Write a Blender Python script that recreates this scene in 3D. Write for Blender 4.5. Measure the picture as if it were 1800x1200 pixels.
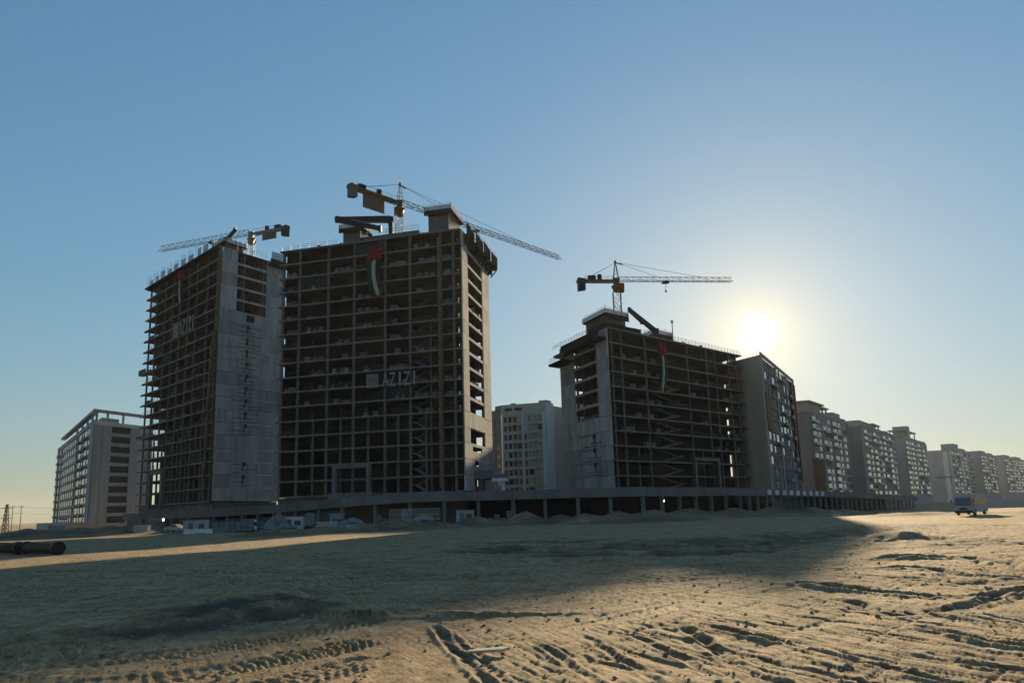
import bpy, bmesh, math, random
import numpy as np
from mathutils import Vector, Matrix
random.seed(7)
for o in list(bpy.data.objects): bpy.data.objects.remove(o)
SC = bpy.context.scene
COL = SC.collection
R = math.radians

# ------------------------------------------------------------------ camera
F = 1482.0; CH = 3.0                       # focal length in photo pixels (1800 wide), eye height
PITCH = R(11.173); ROLL = R(1.634)
fw = np.array([0, math.cos(PITCH), math.sin(PITCH)]); r0 = np.array([1., 0, 0]); u0 = np.array([0, -math.sin(PITCH), math.cos(PITCH)])
RT = math.cos(ROLL)*r0 - math.sin(ROLL)*u0; UP = math.sin(ROLL)*r0 + math.cos(ROLL)*u0
CAM = np.array([0, 0, CH])
cd = bpy.data.cameras.new('camera'); cam = bpy.data.objects.new('camera', cd); COL.objects.link(cam)
cd.sensor_width = 36; cd.lens = F/1800*36; cd.clip_start = 0.5; cd.clip_end = 9000
cam.matrix_world = Matrix(((RT[0], UP[0], -fw[0], 0), (RT[1], UP[1], -fw[1], 0), (RT[2], UP[2], -fw[2], CH), (0, 0, 0, 1)))
SC.camera = cam
def ray(x, y):
    d = (x-900)*RT + (600-y)*UP + F*fw
    return d/np.linalg.norm(d)
def atz(x, y, z):
    d = ray(x, y); return CAM + (z-CH)/d[2]*d
def aty(x, y, Y):
    d = ray(x, y); return CAM + Y/d[1]*d

# ------------------------------------------------------------------ light
SUN = ray(1330, 585)
SUN_EL = math.asin(SUN[2]); SUN_AZ = math.atan2(SUN[0], SUN[1])
SUN_LAMP_EL = SUN_EL + R(0.75)
W = bpy.data.worlds.new('World'); SC.world = W; W.use_nodes = True
nt = W.node_tree; nt.nodes.clear()
N = nt.nodes.new; L = nt.links.new
out = N('ShaderNodeOutputWorld'); bg = N('ShaderNodeBackground'); sky = N('ShaderNodeTexSky')
sky.sky_type = 'NISHITA'; sky.sun_disc = False; sky.sun_elevation = SUN_EL; sky.sun_rotation = SUN_AZ
sky.air_density = 1.4; sky.dust_density = .25; sky.ozone_density = 5.0; sky.altitude = 0
bg.inputs['Strength'].default_value = 0.05
SKY_GAIN = 1.31; SKY_SOFT = .19            # the camera's soft shoulder on the bright part of the sky: g*S/(1+k*S)
vk = N('ShaderNodeVectorMath'); vk.operation = 'MULTIPLY_ADD'; vk.inputs[1].default_value = (SKY_SOFT,)*3; vk.inputs[2].default_value = (1, 1, 1)
vg = N('ShaderNodeVectorMath'); vg.operation = 'MULTIPLY'; vg.inputs[1].default_value = (SKY_GAIN*.98, SKY_GAIN*1.12, SKY_GAIN*1.22)
vd = N('ShaderNodeVectorMath'); vd.operation = 'DIVIDE'
L(sky.outputs[0], vk.inputs[0]); L(sky.outputs[0], vg.inputs[0]); L(vg.outputs[0], vd.inputs[0]); L(vk.outputs[0], vd.inputs[1]); L(vd.outputs[0], bg.inputs['Color'])
# the sun's own disc with its aureole, at the sun's direction in the sky
tc = N('ShaderNodeTexCoord'); dp = N('ShaderNodeVectorMath'); dp.operation = 'DOT_PRODUCT'
nrm = N('ShaderNodeVectorMath'); nrm.operation = 'NORMALIZE'
L(tc.outputs['Generated'], nrm.inputs[0]); L(nrm.outputs[0], dp.inputs[0]); dp.inputs[1].default_value = tuple(SUN)
ac = N('ShaderNodeMath'); ac.operation = 'ARCCOSINE'; ac.use_clamp = False
mn = N('ShaderNodeMath'); mn.operation = 'MINIMUM'; mn.inputs[1].default_value = 0.9999999
L(dp.outputs['Value'], mn.inputs[0]); L(mn.outputs[0], ac.inputs[0])
def gauss(sig, amp, power=2.0):
    a = N('ShaderNodeMath'); a.operation = 'DIVIDE'; a.inputs[1].default_value = sig; L(ac.outputs[0], a.inputs[0])
    b = N('ShaderNodeMath'); b.operation = 'POWER'; b.inputs[1].default_value = power; L(a.outputs[0], b.inputs[0])
    c = N('ShaderNodeMath'); c.operation = 'MULTIPLY'; c.inputs[1].default_value = -1; L(b.outputs[0], c.inputs[0])
    e = N('ShaderNodeMath'); e.operation = 'EXPONENT'; L(c.outputs[0], e.inputs[0])
    m = N('ShaderNodeMath'); m.operation = 'MULTIPLY'; m.inputs[1].default_value = amp; L(e.outputs[0], m.inputs[0])
    return m
prev = bg
for sig, amp, pw, colr in ((R(.74), 1.6, 2.4, (1, .97, .84, 1)), (R(2.6), .19, 1.2, (1, .62, .15, 1)), (R(7.5), .105, 1.2, (1, .72, .28, 1))):
    b2 = N('ShaderNodeBackground'); b2.inputs['Color'].default_value = colr
    L(gauss(sig, amp, pw).outputs[0], b2.inputs['Strength'])
    ad = N('ShaderNodeAddShader'); L(prev.outputs[0], ad.inputs[0]); L(b2.outputs[0], ad.inputs[1]); prev = ad
L(prev.outputs[0], out.inputs['Surface'])
sd = bpy.data.lights.new('sun', 'SUN'); sd.energy = 3.6; sd.angle = R(0.9); sd.color = (1, .79, .49)
so = bpy.data.objects.new('sun', sd); COL.objects.link(so)
ldir = Vector((math.cos(SUN_LAMP_EL)*math.sin(SUN_AZ), math.cos(SUN_LAMP_EL)*math.cos(SUN_AZ), math.sin(SUN_LAMP_EL)))
so.rotation_euler = ldir.to_track_quat('Z', 'Y').to_euler(); so.location = (60, 200, 120)
SC.view_settings.view_transform = 'Standard'; SC.view_settings.look = 'None'; SC.view_settings.gamma = 1; SC.view_settings.use_curve_mapping = False
SC.view_settings.exposure = 1.5
SC.cycles.use_denoising = True; SC.cycles.max_bounces = 6; SC.cycles.volume_bounces = 1; SC.cycles.diffuse_bounces = 3
SC.cycles.caustics_reflective = False; SC.cycles.caustics_refractive = False

# ------------------------------------------------------------------ materials
MATS = {}
def mat(name, col, rough=.85, var=.25, scale=.6, metal=0., bump=.0, spec=.12, stain=None, emit=None, emit_s=0., alpha=1., streak=False):
    if name in MATS: return MATS[name]
    m = bpy.data.materials.new(name); m.use_nodes = True; t = m.node_tree; b = t.nodes['Principled BSDF']
    b.inputs['Roughness'].default_value = rough; b.inputs['Metallic'].default_value = metal; b.inputs['Specular IOR Level'].default_value = spec
    co = t.nodes.new('ShaderNodeNewGeometry')
    mp = t.nodes.new('ShaderNodeMapping'); t.links.new(co.outputs['Position'], mp.inputs[0])
    if streak: mp.inputs['Scale'].default_value = (1, 1, .18)
    n1 = t.nodes.new('ShaderNodeTexNoise'); n1.inputs['Scale'].default_value = scale; n1.inputs['Detail'].default_value = 6; n1.inputs['Roughness'].default_value = .65
    t.links.new(mp.outputs[0], n1.inputs['Vector'])
    rp = t.nodes.new('ShaderNodeValToRGB'); rp.color_ramp.elements[0].position = .3; rp.color_ramp.elements[1].position = .72
    c0 = [c*(1-var) for c in col]; c1 = [min(1, c*(1+var)) for c in col]
    if stain: c0 = list(stain)
    rp.color_ramp.elements[0].color = (*c0, 1); rp.color_ramp.elements[1].color = (*c1, 1)
    t.links.new(n1.outputs[0], rp.inputs[0]); t.links.new(rp.outputs[0], b.inputs['Base Color'])
    if bump:
        n2 = t.nodes.new('ShaderNodeTexNoise'); n2.inputs['Scale'].default_value = 6; n2.inputs['Detail'].default_value = 4
        t.links.new(co.outputs['Position'], n2.inputs['Vector'])
        bp = t.nodes.new('ShaderNodeBump'); bp.inputs['Strength'].default_value = bump; bp.inputs['Distance'].default_value = .05
        t.links.new(n2.outputs[0], bp.inputs['Height']); t.links.new(bp.outputs[0], b.inputs['Normal'])
    if emit:
        b.inputs['Emission Color'].default_value = (*emit, 1); b.inputs['Emission Strength'].default_value = emit_s
    b.inputs['Alpha'].default_value = alpha
    MATS[name] = m; return m
CONC = mat('concrete', (.125, .122, .114), .9, .28, .22, streak=True, bump=.3)
CONC_L = mat('concrete_light', (.15, .147, .137), .9, .25, .25, streak=True, bump=.3)
CONC_W = [mat('wall_concrete_%d' % k, c, .92, .34, .3+.1*k, streak=True, bump=.4) for k, c in enumerate(((.345, .34, .322), (.28, .28, .268), (.385, .375, .35)))]
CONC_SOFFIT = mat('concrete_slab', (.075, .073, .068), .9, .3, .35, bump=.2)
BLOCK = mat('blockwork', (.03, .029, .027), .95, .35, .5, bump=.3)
PLY = mat('formwork_ply', (.04, .034, .028), 1., .4, .8, spec=0.)
STEEL_D = mat('dark_steel', (.025, .025, .028), .5, .3, 1, metal=.3)
STEEL_G = mat('galvanised_steel', (.35, .36, .37), .45, .2, 2, metal=.6)
CRANE_Y = mat('crane_yellow', (.15, .09, .016), .55, .25, 1.5)
CRANE_P = mat('crane_pale', (.20, .215, .20), .55, .2, 1.5)
BOARD_T = mat('sign_board_tan', (.15, .11, .07), .7, .2, 1)
GLASS = mat('window_glass', (.03, .035, .04), .06, .3, .2, spec=.8)
WHITE = mat('white_render', (.60, .59, .56), .8, .12, .3, streak=True)
PALE = mat('pale_render', (.345, .345, .335), .85, .15, .3, streak=True)
GREY = mat('grey_render', (.27, .275, .27), .85, .18, .3, streak=True)
SLATE = mat('slate_render', (.155, .16, .165), .85, .18, .3, streak=True)
BEIGE = mat('beige_render', (.44, .41, .345), .85, .15, .3, streak=True)
TAN = mat('tan_render', (.52, .44, .32), .85, .12, .2, streak=True)
BROWN = mat('brown_cladding', (.13, .062, .024), .7, .2, .6, streak=True)
LOUVRE = mat('dark_louvre', (.03, .032, .034), .6, .2, 1)
DARKV = mat('dark_void', (.02, .02, .02), .9, .2, 1)
TEAL = mat('teal_hoarding', (.05, .13, .14), .6, .25, .8)
RED = mat('red_cloth', (.17, .008, .012), .85, .2, 2)
WHITEC = mat('white_cloth', (.34, .34, .33), .85, .08, 2)
GREENC = mat('green_cloth', (.004, .045, .022), .85, .2, 2)
BLACKC = mat('black_cloth', (.012, .012, .012), .85, .2, 2)
RUBBER = mat('rubber', (.02, .02, .02), .8, .2, 3)
CARW = mat('white_paint', (.65, .65, .64), .35, .08, 1, spec=.5)
CHUTE = mat('chute_ochre', (.13, .10, .05), .7, .3, .8)
MESHP = mat('edge_screen_mesh', (.25, .30, .30), .7, .3, 1.2, alpha=.6)
SIGNW = mat('sign_letter_grey', (.26, .26, .255), .8, .2, 2)
TARP = mat('silver_tarpaulin', (.20, .205, .205), .6, .3, .7)
NETG = mat('green_debris_net', (.02, .045, .035), .9, .3, 1, alpha=.8)
WOOD = mat('weathered_board', (.42, .38, .31), .8, .25, 3)
BLUEP = mat('blue_paint', (.04, .09, .16), .6, .2, 1)
LAMPE = mat('lit_lamp', (.9, .9, .9), .4, 0, 1, emit=(1, .97, .9), emit_s=12)

# ------------------------------------------------------------------ helpers
def link(o, parent=None):
    COL.objects.link(o)
    if parent is not None: o.parent = parent
    return o
def tag(o, label=None, cat=None, group=None, kind=None):
    if label: o['label'] = label
    if cat: o['category'] = cat
    if group: o['group'] = group
    if kind: o['kind'] = kind
    return o
def thing(name, label, cat, loc, group=None, rz=0.):
    e = bpy.data.objects.new(name, None); e.empty_display_size = .5
    e.location = tuple(float(v) for v in loc); e.rotation_euler = (0, 0, rz); link(e)
    return tag(e, label, cat, group)
class MB:
    def __init__(s): s.v = []; s.f = []; s.m = []; s.mi = 0
    def add(s, vs, fs):
        n = len(s.v); s.v += [tuple(map(float, p)) for p in vs]; s.f += [tuple(i+n for i in f) for f in fs]; s.m += [s.mi]*len(fs)
    def hexa(s, P):
        s.add(P, [(0, 3, 2, 1), (4, 5, 6, 7), (0, 1, 5, 4), (1, 2, 6, 5), (2, 3, 7, 6), (3, 0, 4, 7)])
    def box(s, x0, x1, y0, y1, z0, z1):
        s.hexa([(x0, y0, z0), (x1, y0, z0), (x1, y1, z0), (x0, y1, z0), (x0, y0, z1), (x1, y0, z1), (x1, y1, z1), (x0, y1, z1)])
    def bar(s, a, b, r, n=4, r2=None):
        a = Vector(a); b = Vector(b); d = (b-a)
        if d.length < 1e-6: return
        d.normalize(); x = d.orthogonal().normalized()
        if n == 4:
            h = Vector((0, 0, 1)); x = d.cross(h) if abs(d.z) < .99 else Vector((1, 0, 0)); x.normalize()
        y = d.cross(x); r2 = r if r2 is None else r2; vs = []
        for c, rr in ((a, r), (b, r2)):
            for k in range(n):
                an = 2*math.pi*(k+.5)/n; vs.append(c + x*math.cos(an)*rr + y*math.sin(an)*rr)
        s.add(vs, [tuple(range(n-1, -1, -1)), tuple(range(n, 2*n))] + [(k, (k+1) % n, n+(k+1) % n, n+k) for k in range(n)])
    def prism(s, prof, x0, x1):     # profile in (y,z), extruded along x
        n = len(prof); vs = [(x0, p[0], p[1]) for p in prof] + [(x1, p[0], p[1]) for p in prof]
        s.add(vs, [tuple(range(n)), tuple(range(2*n-1, n-1, -1))] + [((k+1) % n, k, n+k, n+(k+1) % n) for k in range(n)])
    def mesh(s, name, mats, smooth=False):
        me = bpy.data.meshes.new(name); me.from_pydata(s.v, [], s.f)
        for m in (mats if isinstance(mats, (list, tuple)) else [mats]): me.materials.append(m)
        if any(s.m): me.polygons.foreach_set('material_index', s.m)
        bm = bmesh.new(); bm.from_mesh(me); bmesh.ops.recalc_face_normals(bm, faces=bm.faces); bm.to_mesh(me); bm.free()
        if smooth: me.polygons.foreach_set('use_smooth', [True]*len(me.polygons))
        return me
    def build(s, name, mats, parent=None, loc=(0, 0, 0), smooth=False):
        o = bpy.data.objects.new(name, s.mesh(name, mats, smooth)); o.location = tuple(map(float, loc)); return link(o, parent)
class Frame:
    """plan frame of a building: s along the main face, t along the side face, both in metres from the near corner"""
    def __init__(f, P0, P1, P2):
        f.o = np.array([P0[0], P0[1]], float); a = np.array([P1[0], P1[1]], float)-f.o; b = np.array([P2[0], P2[1]], float)-f.o
        f.L1 = float(np.linalg.norm(a)); f.L2 = float(np.linalg.norm(b)); f.e1 = a/f.L1; f.e2 = b/f.L2; f.cache = {}
    def xy(f, s, t): return f.o + s*f.e1 + t*f.e2
    def p(f, s, t, z): q = f.xy(s, t); return Vector((float(q[0]), float(q[1]), float(z)))
    def s_at(f, x):     # s on the main face seen at photo column x (height of the eye)
        u = ray(x, 893-.0285*(x-900)); k = u[:2]; A = np.array([[f.e1[0], -k[0]], [f.e1[1], -k[1]]]); return float(np.linalg.solve(A, -f.o)[0])
    def t_at(f, x):
        u = ray(x, 893-.0285*(x-900)); k = u[:2]; A = np.array([[f.e2[0], -k[0]], [f.e2[1], -k[1]]]); return float(np.linalg.solve(A, -f.o)[0])
    def box(f, th, name, s, t, z, ds, dt, dz, m, label=None):
        """box piece with its low corner at (s,t,z), as a part of th; alike pieces share a mesh"""
        key = (round(ds, 3), round(dt, 3), round(dz, 3), m.name)
        me = f.cache.get(key)
        if me is None:
            mb = MB(); c = []
            for zz in (0, dz):
                for a, b in ((0, 0), (ds, 0), (ds, dt), (0, dt)):
                    q = a*f.e1+b*f.e2; c.append((q[0], q[1], zz))
            mb.hexa(c); me = f.cache[key] = mb.mesh(name, m)
        o = bpy.data.objects.new(name, me); base = th.location
        top = th
        while top.parent is not None: top = top.parent; base = base + top.location
        o.location = f.p(s, t, z) - base; link(o, th)
        if label: o['label'] = label
        return o

# ------------------------------------------------------------------ ground
def _hash(ix, iy, seed):
    h = (ix.astype(np.int64)*374761393 + iy.astype(np.int64)*668265263 + seed*1442695041) & 0x7fffffff
    h = ((h ^ (h >> 13))*1274126177) & 0x7fffffff
    return ((h ^ (h >> 16)) & 0xffff)/65535.0
def vnoise(x, y, seed=0):
    ix = np.floor(x); iy = np.floor(y); fx = x-ix; fy = y-iy
    fx = fx*fx*fx*(fx*(fx*6-15)+10); fy = fy*fy*fy*(fy*(fy*6-15)+10)
    a = _hash(ix, iy, seed); b = _hash(ix+1, iy, seed); c = _hash(ix, iy+1, seed); d = _hash(ix+1, iy+1, seed)
    return (a*(1-fx)+b*fx)*(1-fy) + (c*(1-fx)+d*fx)*fy - .5
def fbm(x, y, o=4, seed=0, g=.5):
    v = 0; a = 1.; f = 1.
    for k in range(o): v = v + a*vnoise(x*f+17.3*k, y*f-9.1*k, seed+k); a *= g; f *= 2.03
    return v
def sstep(a, b, x):
    t = np.clip((x-a)/(b-a), 0, 1); return t*t*(3-2*t)
def pl(pts): return np.array([atz(x, y, 0)[:2] for x, y in pts])
def dist_poly(x, y, P):
    """distance to a polyline, arc length along it and the signed side"""
    best = np.full(x.shape, 1e9); arc = np.zeros_like(x); sd_ = np.zeros_like(x); acc = 0.
    for a, b in zip(P[:-1], P[1:]):
        d = b-a; l = np.hypot(*d); d = d/l
        t = np.clip((x-a[0])*d[0]+(y-a[1])*d[1], 0, l); px = a[0]+t*d[0]; py = a[1]+t*d[1]
        q = np.hypot(x-px, y-py); w = q < best
        best = np.where(w, q, best); arc = np.where(w, acc+t, arc); sd_ = np.where(w, np.sign((x-a[0])*d[1]-(y-a[1])*d[0]), sd_); acc += l
    return best, arc, sd_
# mounds of spoil before the podium: photo crest pixel, distance, radius
MOUNDS = [(700, 912, 150, 9), (770, 915, 143, 8), (840, 909, 150, 10), (925, 897, 150, 7), (985, 904, 152, 9), (1030, 900, 150, 8), (1090, 898, 150, 9),
          (1150, 895, 152, 11), (1215, 892, 155, 11), (1290, 893, 158, 11), (1360, 892, 162, 10), (1420, 892, 170, 10), (1475, 893, 176, 9), (1520, 899, 172, 8),
          (640, 922, 140, 8), (560, 926, 138, 9), (480, 932, 132, 8), (200, 924, 205, 12), (150, 926, 200, 14), (300, 930, 190, 12), (110, 926, 210, 10), (230, 930, 195, 10), (50, 930, 190, 14)]
MND = []
for x, y, Y, r in MOUNDS:
    q = aty(x, y, Y); MND.append((q[0], q[1], q[2], r))
# wheel ruts and dark, wet lines, traced on the flat ground: (points, half width, depth, darkening for wet soil and painted shade)
RUTS = [(pl([(1545, 980), (1600, 976), (1700, 978), (1760, 985), (1830, 1002)]), .4, .24, 1.0),
        (pl([(1540, 996), (1600, 994), (1660, 1000), (1720, 1008), (1830, 1010)]), .3, .13, .8),
        (pl([(1410, 1024), (1470, 1032), (1540, 1038), (1640, 1047), (1740, 1046), (1830, 1032)]), .3, .2, 1.0),
        (pl([(1440, 1050), (1500, 1062), (1580, 1086), (1660, 1070), (1760, 1048)]), .25, .08, .55),
        (pl([(1230, 1096), (1300, 1115), (1370, 1127)]), .13, .10, .6), (pl([(1190, 1095), (1290, 1165), (1380, 1204)]), .13, .09, .6),
        (pl([(1625, 1105), (1720, 1128), (1820, 1142)]), .14, .09, .6), (pl([(1545, 1170), (1620, 1190), (1700, 1205)]), .12, .06, .5),
        (pl([(1640, 1150), (1730, 1172), (1820, 1180)]), .12, .06, .5), (pl([(1430, 1140), (1520, 1165), (1590, 1176)]), .12, .06, .5),
        (pl([(762, 1098), (800, 1140), (850, 1190), (880, 1215)]), .11, .10, .7), (pl([(780, 1108), (835, 1150), (900, 1205)]), .1, .06, .6),
        (pl([(1030, 1120), (1100, 1160), (1190, 1215)]), .1, .05, .4), (pl([(930, 1125), (980, 1150), (1060, 1205)]), .1, .05, .4), (pl([(1120, 1120), (1200, 1155), (1260, 1190)]), .1, .05, .4),
        (pl([(880, 965), (980, 966), (1120, 962), (1300, 956), (1420, 940)]), 4.2, .30, 1.0), (pl([(930, 952), (1100, 950), (1300, 948), (1500, 938), (1600, 925)]), 4.0, .28, .9),
        (pl([(1010, 976), (1150, 974), (1300, 968)]), 2.2, .2, .9), (pl([(1540, 946), (1640, 945), (1700, 950)]), 1.8, .2, .6), (pl([(560, 975), (640, 1002), (760, 1016), (880, 1008)]), 1.2, .1, .35),
        (pl([(310, 1096), (380, 1080), (450, 1068), (540, 1060)]), .8, .07, 1.0), (pl([(400, 1078), (470, 1090), (560, 1078)]), .5, .06, .9), (pl([(1600, 1012), (1700, 1022), (1800, 1020)]), 1.1, .05, .6), (pl([(1560, 1066), (1650, 1074), (1720, 1060)]), .7, .05, .5),
        (pl([(0, 1012), (140, 1014), (300, 1012), (420, 1018)]), .35, .07, .3), (pl([(330, 1002), (470, 1004), (600, 1010)]), .35, .06, .3)]
BANK = pl([(-140, 1215), (0, 1166), (110, 1142), (210, 1116), (300, 1108), (400, 1092), (500, 1090), (560, 1062), (520, 1040), (430, 1030)])
LANES = [(pl([(-60, 1186), (120, 1165), (300, 1150), (480, 1122), (640, 1092)]), .62), (pl([(30, 1215), (260, 1192), (420, 1170), (560, 1145), (660, 1120)]), .62),
         (pl([(350, 1225), (520, 1195), (640, 1160)]), .6)]
MIDLANE = pl([(715, 1090), (722, 1140), (735, 1210)])
def height(x, y):
    x = np.asarray(x, float); y = np.asarray(y, float)
    r = np.hypot(x, y); damp_shade = np.zeros_like(x)
    z = -2.0*sstep(150, 300, r)
    near = 1-sstep(90, 220, r)
    z = z + .20*fbm(x/22, y/22, 3, 1)*sstep(10, 40, r) + .06*fbm(x/5, y/5, 3, 5)*near
    # long scrape marks: noise stretched along two directions of travel
    def streak(az, ls, lw, amp, seed, mask=1.):
        c, s_ = math.cos(R(az)), math.sin(R(az)); a = x*s_+y*c; b = x*c-y*s_
        b = b + .5*fbm(a/7, b/7, 2, seed+50)
        n = fbm(a/ls, b/lw, 4, seed, .55)
        return amp*(-2.6*np.clip(-n-.10, 0, 1)+.5*np.clip(n-.12, 0, 1)+.16*n)*mask
    zone = sstep(-.15, .25, vnoise(x/9, y/9, 77)+.12)
    right = sstep(-3, 3, x - .04*y)
    z = z + streak(-24, 3.0, .15, .042, 11, near*zone*(.30+.70*right)) + streak(6, 3.2, .14, .034, 21, near*(1-zone)*(.4+.6*right)) + streak(38, 5, .3, .03, 31, near) + streak(-14, 1.6, .10, .02, 35, (1-sstep(30, 60, r))*(.35+.65*right))
    z = z + streak(70, 5.5, 1.0, .09, 33, .6*sstep(24, 40, r)*near)
    # clods and crumbs
    cl = np.clip(vnoise(x/.16, y/.16, 41)-.12, 0, 1)*vnoise(x/3, y/3, 43).clip(0, 1)
    z = z + .05*cl*(1-sstep(40, 70, r)) + .015*fbm(x/.34, y/.34, 4, 45, .65)*(1-sstep(40, 90, r))
    # bank of loose sand at the left, its scarp broken and lumpy
    d, arc, sgn = dist_poly(x, y, BANK)
    inside = np.where(sgn < 0, d, -d)
    w = inside + 1.1*fbm(x/3.1, y/3.1, 3, 61)
    fade = (1-sstep(34, 52, y))*(1-sstep(-6, 4, x))
    lump = sstep(-.6, .9, w)*fade
    z = z + .26*lump + .07*np.exp(-((w-.2)/1.3)**2)*fade*(.3+2.2*fbm(x/.42, y/.42, 4, 63, .6))
    damp_shade = np.maximum(damp_shade, .85*np.exp(-((w+.35)/.75)**2)*fade*(.45+1.5*fbm(x/1.4, y/2.6, 3, 65)).clip(0, 1))
    # chevron prints of a tracked machine
    for P, hw in LANES:
        d, arc, sgn = dist_poly(x, y, P); u = d*sgn
        m = (1-sstep(hw*.85, hw*1.15, d))
        ch = np.sin((arc*1.0+np.abs(u)*.55)*2*math.pi/.30)*np.sin(u*2*math.pi/.42+.6)
        z = z + m*(-.05+.11*ch*(.6+vnoise(x/1.3, y/1.3, 71)))
    d, arc, sgn = dist_poly(x, y, MIDLANE)
    m = 1-sstep(.75, 1.05, d); z = z*(1-.75*m) + m*(-.03+.012*np.sin(arc*2*math.pi/.16)*(np.abs(d-.45) < .25))
    for P, hw, dep, dm in RUTS:
        xx = x+.35*hw*fbm(x/1.1, y/1.1, 2, 81)*2; yy = y+.35*hw*fbm(x/1.1, y/1.1, 2, 83)*2
        d, arc, sgn = dist_poly(xx, yy, P); q = d/hw
        br = .25+1.1*(vnoise(arc/1.3, arc*0+3., 85)+.5)
        z = z + dep*(.66 if hw < .2 else .8)*(-np.exp(-q**2*1.4) + .75*np.exp(-((q-1.7)/.55)**2))*br
        damp_shade = np.maximum(damp_shade, dm*np.exp(-(q/1.25)**4)*(.75+1.1*fbm(x/1.5, y/1.5, 3, 87)).clip(0, 1))  # darkens wet soil and paints the shade of the scarp faces into it
    # mounds
    nz = fbm(x/4, y/4, 4, 91); zm = np.full_like(x, -9.)
    for mx, my, mz, mr in MND:
        q = np.hypot(x-mx, (y-my)*.7)/(mr*.72)
        zm = np.maximum(zm, mz*(1.04-q**1.05*.98) + .55*nz*np.clip(1.3-q, 0, 1))
    z = np.maximum(z, np.where(zm > -1, zm, -9)) + 0*z
    damp_shade = np.maximum(damp_shade, np.where(zm >= z-1e-6, .52+.6*fbm(x/5, y/5, 3, 93), 0).clip(0, .85))
    # low berm that ties the mounds together
    lb = np.exp(-((r-152-6*vnoise(x/20, y/20, 95))/7.)**2)*(x > -60)*(x < 95)
    z = z + lb*(.3+.6*fbm(x/6, y/6, 3, 97))*(zm < z)
    return z, damp_shade
def gz(x, y): return float(height(np.array([float(x)]), np.array([float(y)]))[0][0])
th = np.concatenate([np.linspace(-50, 50, 1001), np.linspace(52, 308, 129)])
rr = [7.0]
while rr[-1] < 4000:
    q = rr[-1]; rr.append(q*(1.0042 if q < 70 else 1.010 if q < 230 else 1.05))
rr = np.array(rr); rr[-1] = 4000
T, RR = np.meshgrid(np.radians(th), rr); X = (RR*np.sin(T)).ravel(); Y = (RR*np.cos(T)).ravel()
Z, DAMP_SHADE = height(X, Y)
nT, nR = len(th), len(rr)
V = np.stack([X, Y, Z], 1); V = np.vstack([V, [[0, 0, 0]]])
i, j = np.meshgrid(np.arange(nT), np.arange(nR-1)); i = i.ravel(); j = j.ravel(); i2 = (i+1) % nT
Q = np.stack([j*nT+i, (j+1)*nT+i, (j+1)*nT+i2, j*nT+i2], 1)
me = bpy.data.meshes.new('ground'); nv = len(V); nq = len(Q)
tri = np.stack([np.arange(nT), (np.arange(nT)+1) % nT, np.full(nT, nv-1)], 1)
me.vertices.add(nv); me.vertices.foreach_set('co', V.ravel())
me.loops.add(nq*4+nT*3); me.loops.foreach_set('vertex_index', np.concatenate([Q.ravel(), tri.ravel()]))
me.polygons.add(nq+nT); me.polygons.foreach_set('loop_start', np.concatenate([np.arange(nq)*4, nq*4+np.arange(nT)*3]))
me.polygons.foreach_set('use_smooth', np.ones(nq+nT, bool)); me.update(calc_edges=True)
at = me.attributes.new('damp_shade', 'FLOAT', 'POINT'); at.data.foreach_set('value', np.concatenate([DAMP_SHADE, [0]]))
if me.polygons[0].normal.z < 0: me.flip_normals()
ground = link(bpy.data.objects.new('ground', me)); tag(ground, 'rutted sandy ground of the building site', 'ground', kind='structure')
gm = bpy.data.materials.new('sand'); gm.use_nodes = True; t = gm.node_tree; b = t.nodes['Principled BSDF']; me.materials.append(gm)
b.inputs['Roughness'].default_value = .95; b.inputs['Specular IOR Level'].default_value = .15
ge = t.nodes.new('ShaderNodeNewGeometry')
def tn(scale, det=6, rough=.6, vec=None):
    n = t.nodes.new('ShaderNodeTexNoise'); n.inputs['Scale'].default_value = scale; n.inputs['Detail'].default_value = det; n.inputs['Roughness'].default_value = rough
    t.links.new(vec if vec else ge.outputs['Position'], n.inputs['Vector']); return n
def ramp(src, a, b_, ca, cb):
    r_ = t.nodes.new('ShaderNodeValToRGB'); r_.color_ramp.elements[0].position = a; r_.color_ramp.elements[1].position = b_
    r_.color_ramp.elements[0].color = ca; r_.color_ramp.elements[1].color = cb; t.links.new(src, r_.inputs[0]); return r_
def mixc(fac, a, b_, mode='MIX'):
    m = t.nodes.new('ShaderNodeMix'); m.data_type = 'RGBA'; m.blend_type = mode
    if hasattr(fac, 'links'): t.links.new(fac, m.inputs[0])
    else: m.inputs[0].default_value = fac
    for src, k in ((a, 6), (b_, 7)):
        if hasattr(src, 'links'): t.links.new(src, m.inputs[k])
        else: m.inputs[k].default_value = src
    return m.outputs[2]
c1 = ramp(tn(.35).outputs[0], .32, .70, (.47, .335, .185, 1), (.66, .49, .295, 1))
c2 = ramp(tn(2.2, 8, .7).outputs[0], .35, .68, (.76, .74, .70, 1), (1.1, 1.1, 1.08, 1))
cc = mixc(1.0, c1.outputs[0], c2.outputs[0], 'MULTIPLY')
c3 = ramp(tn(28, 4, .7).outputs[0], .35, .62, (.70, .68, .65, 1), (1.12, 1.12, 1.12, 1))
cc = mixc(1.0, cc, c3.outputs[0], 'MULTIPLY')
c4 = ramp(tn(5.5, 9, .8).outputs[0], .40, .60, (.66, .63, .59, 1), (1.1, 1.1, 1.08, 1))
cc = mixc(1.0, cc, c4.outputs[0], 'MULTIPLY')
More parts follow.
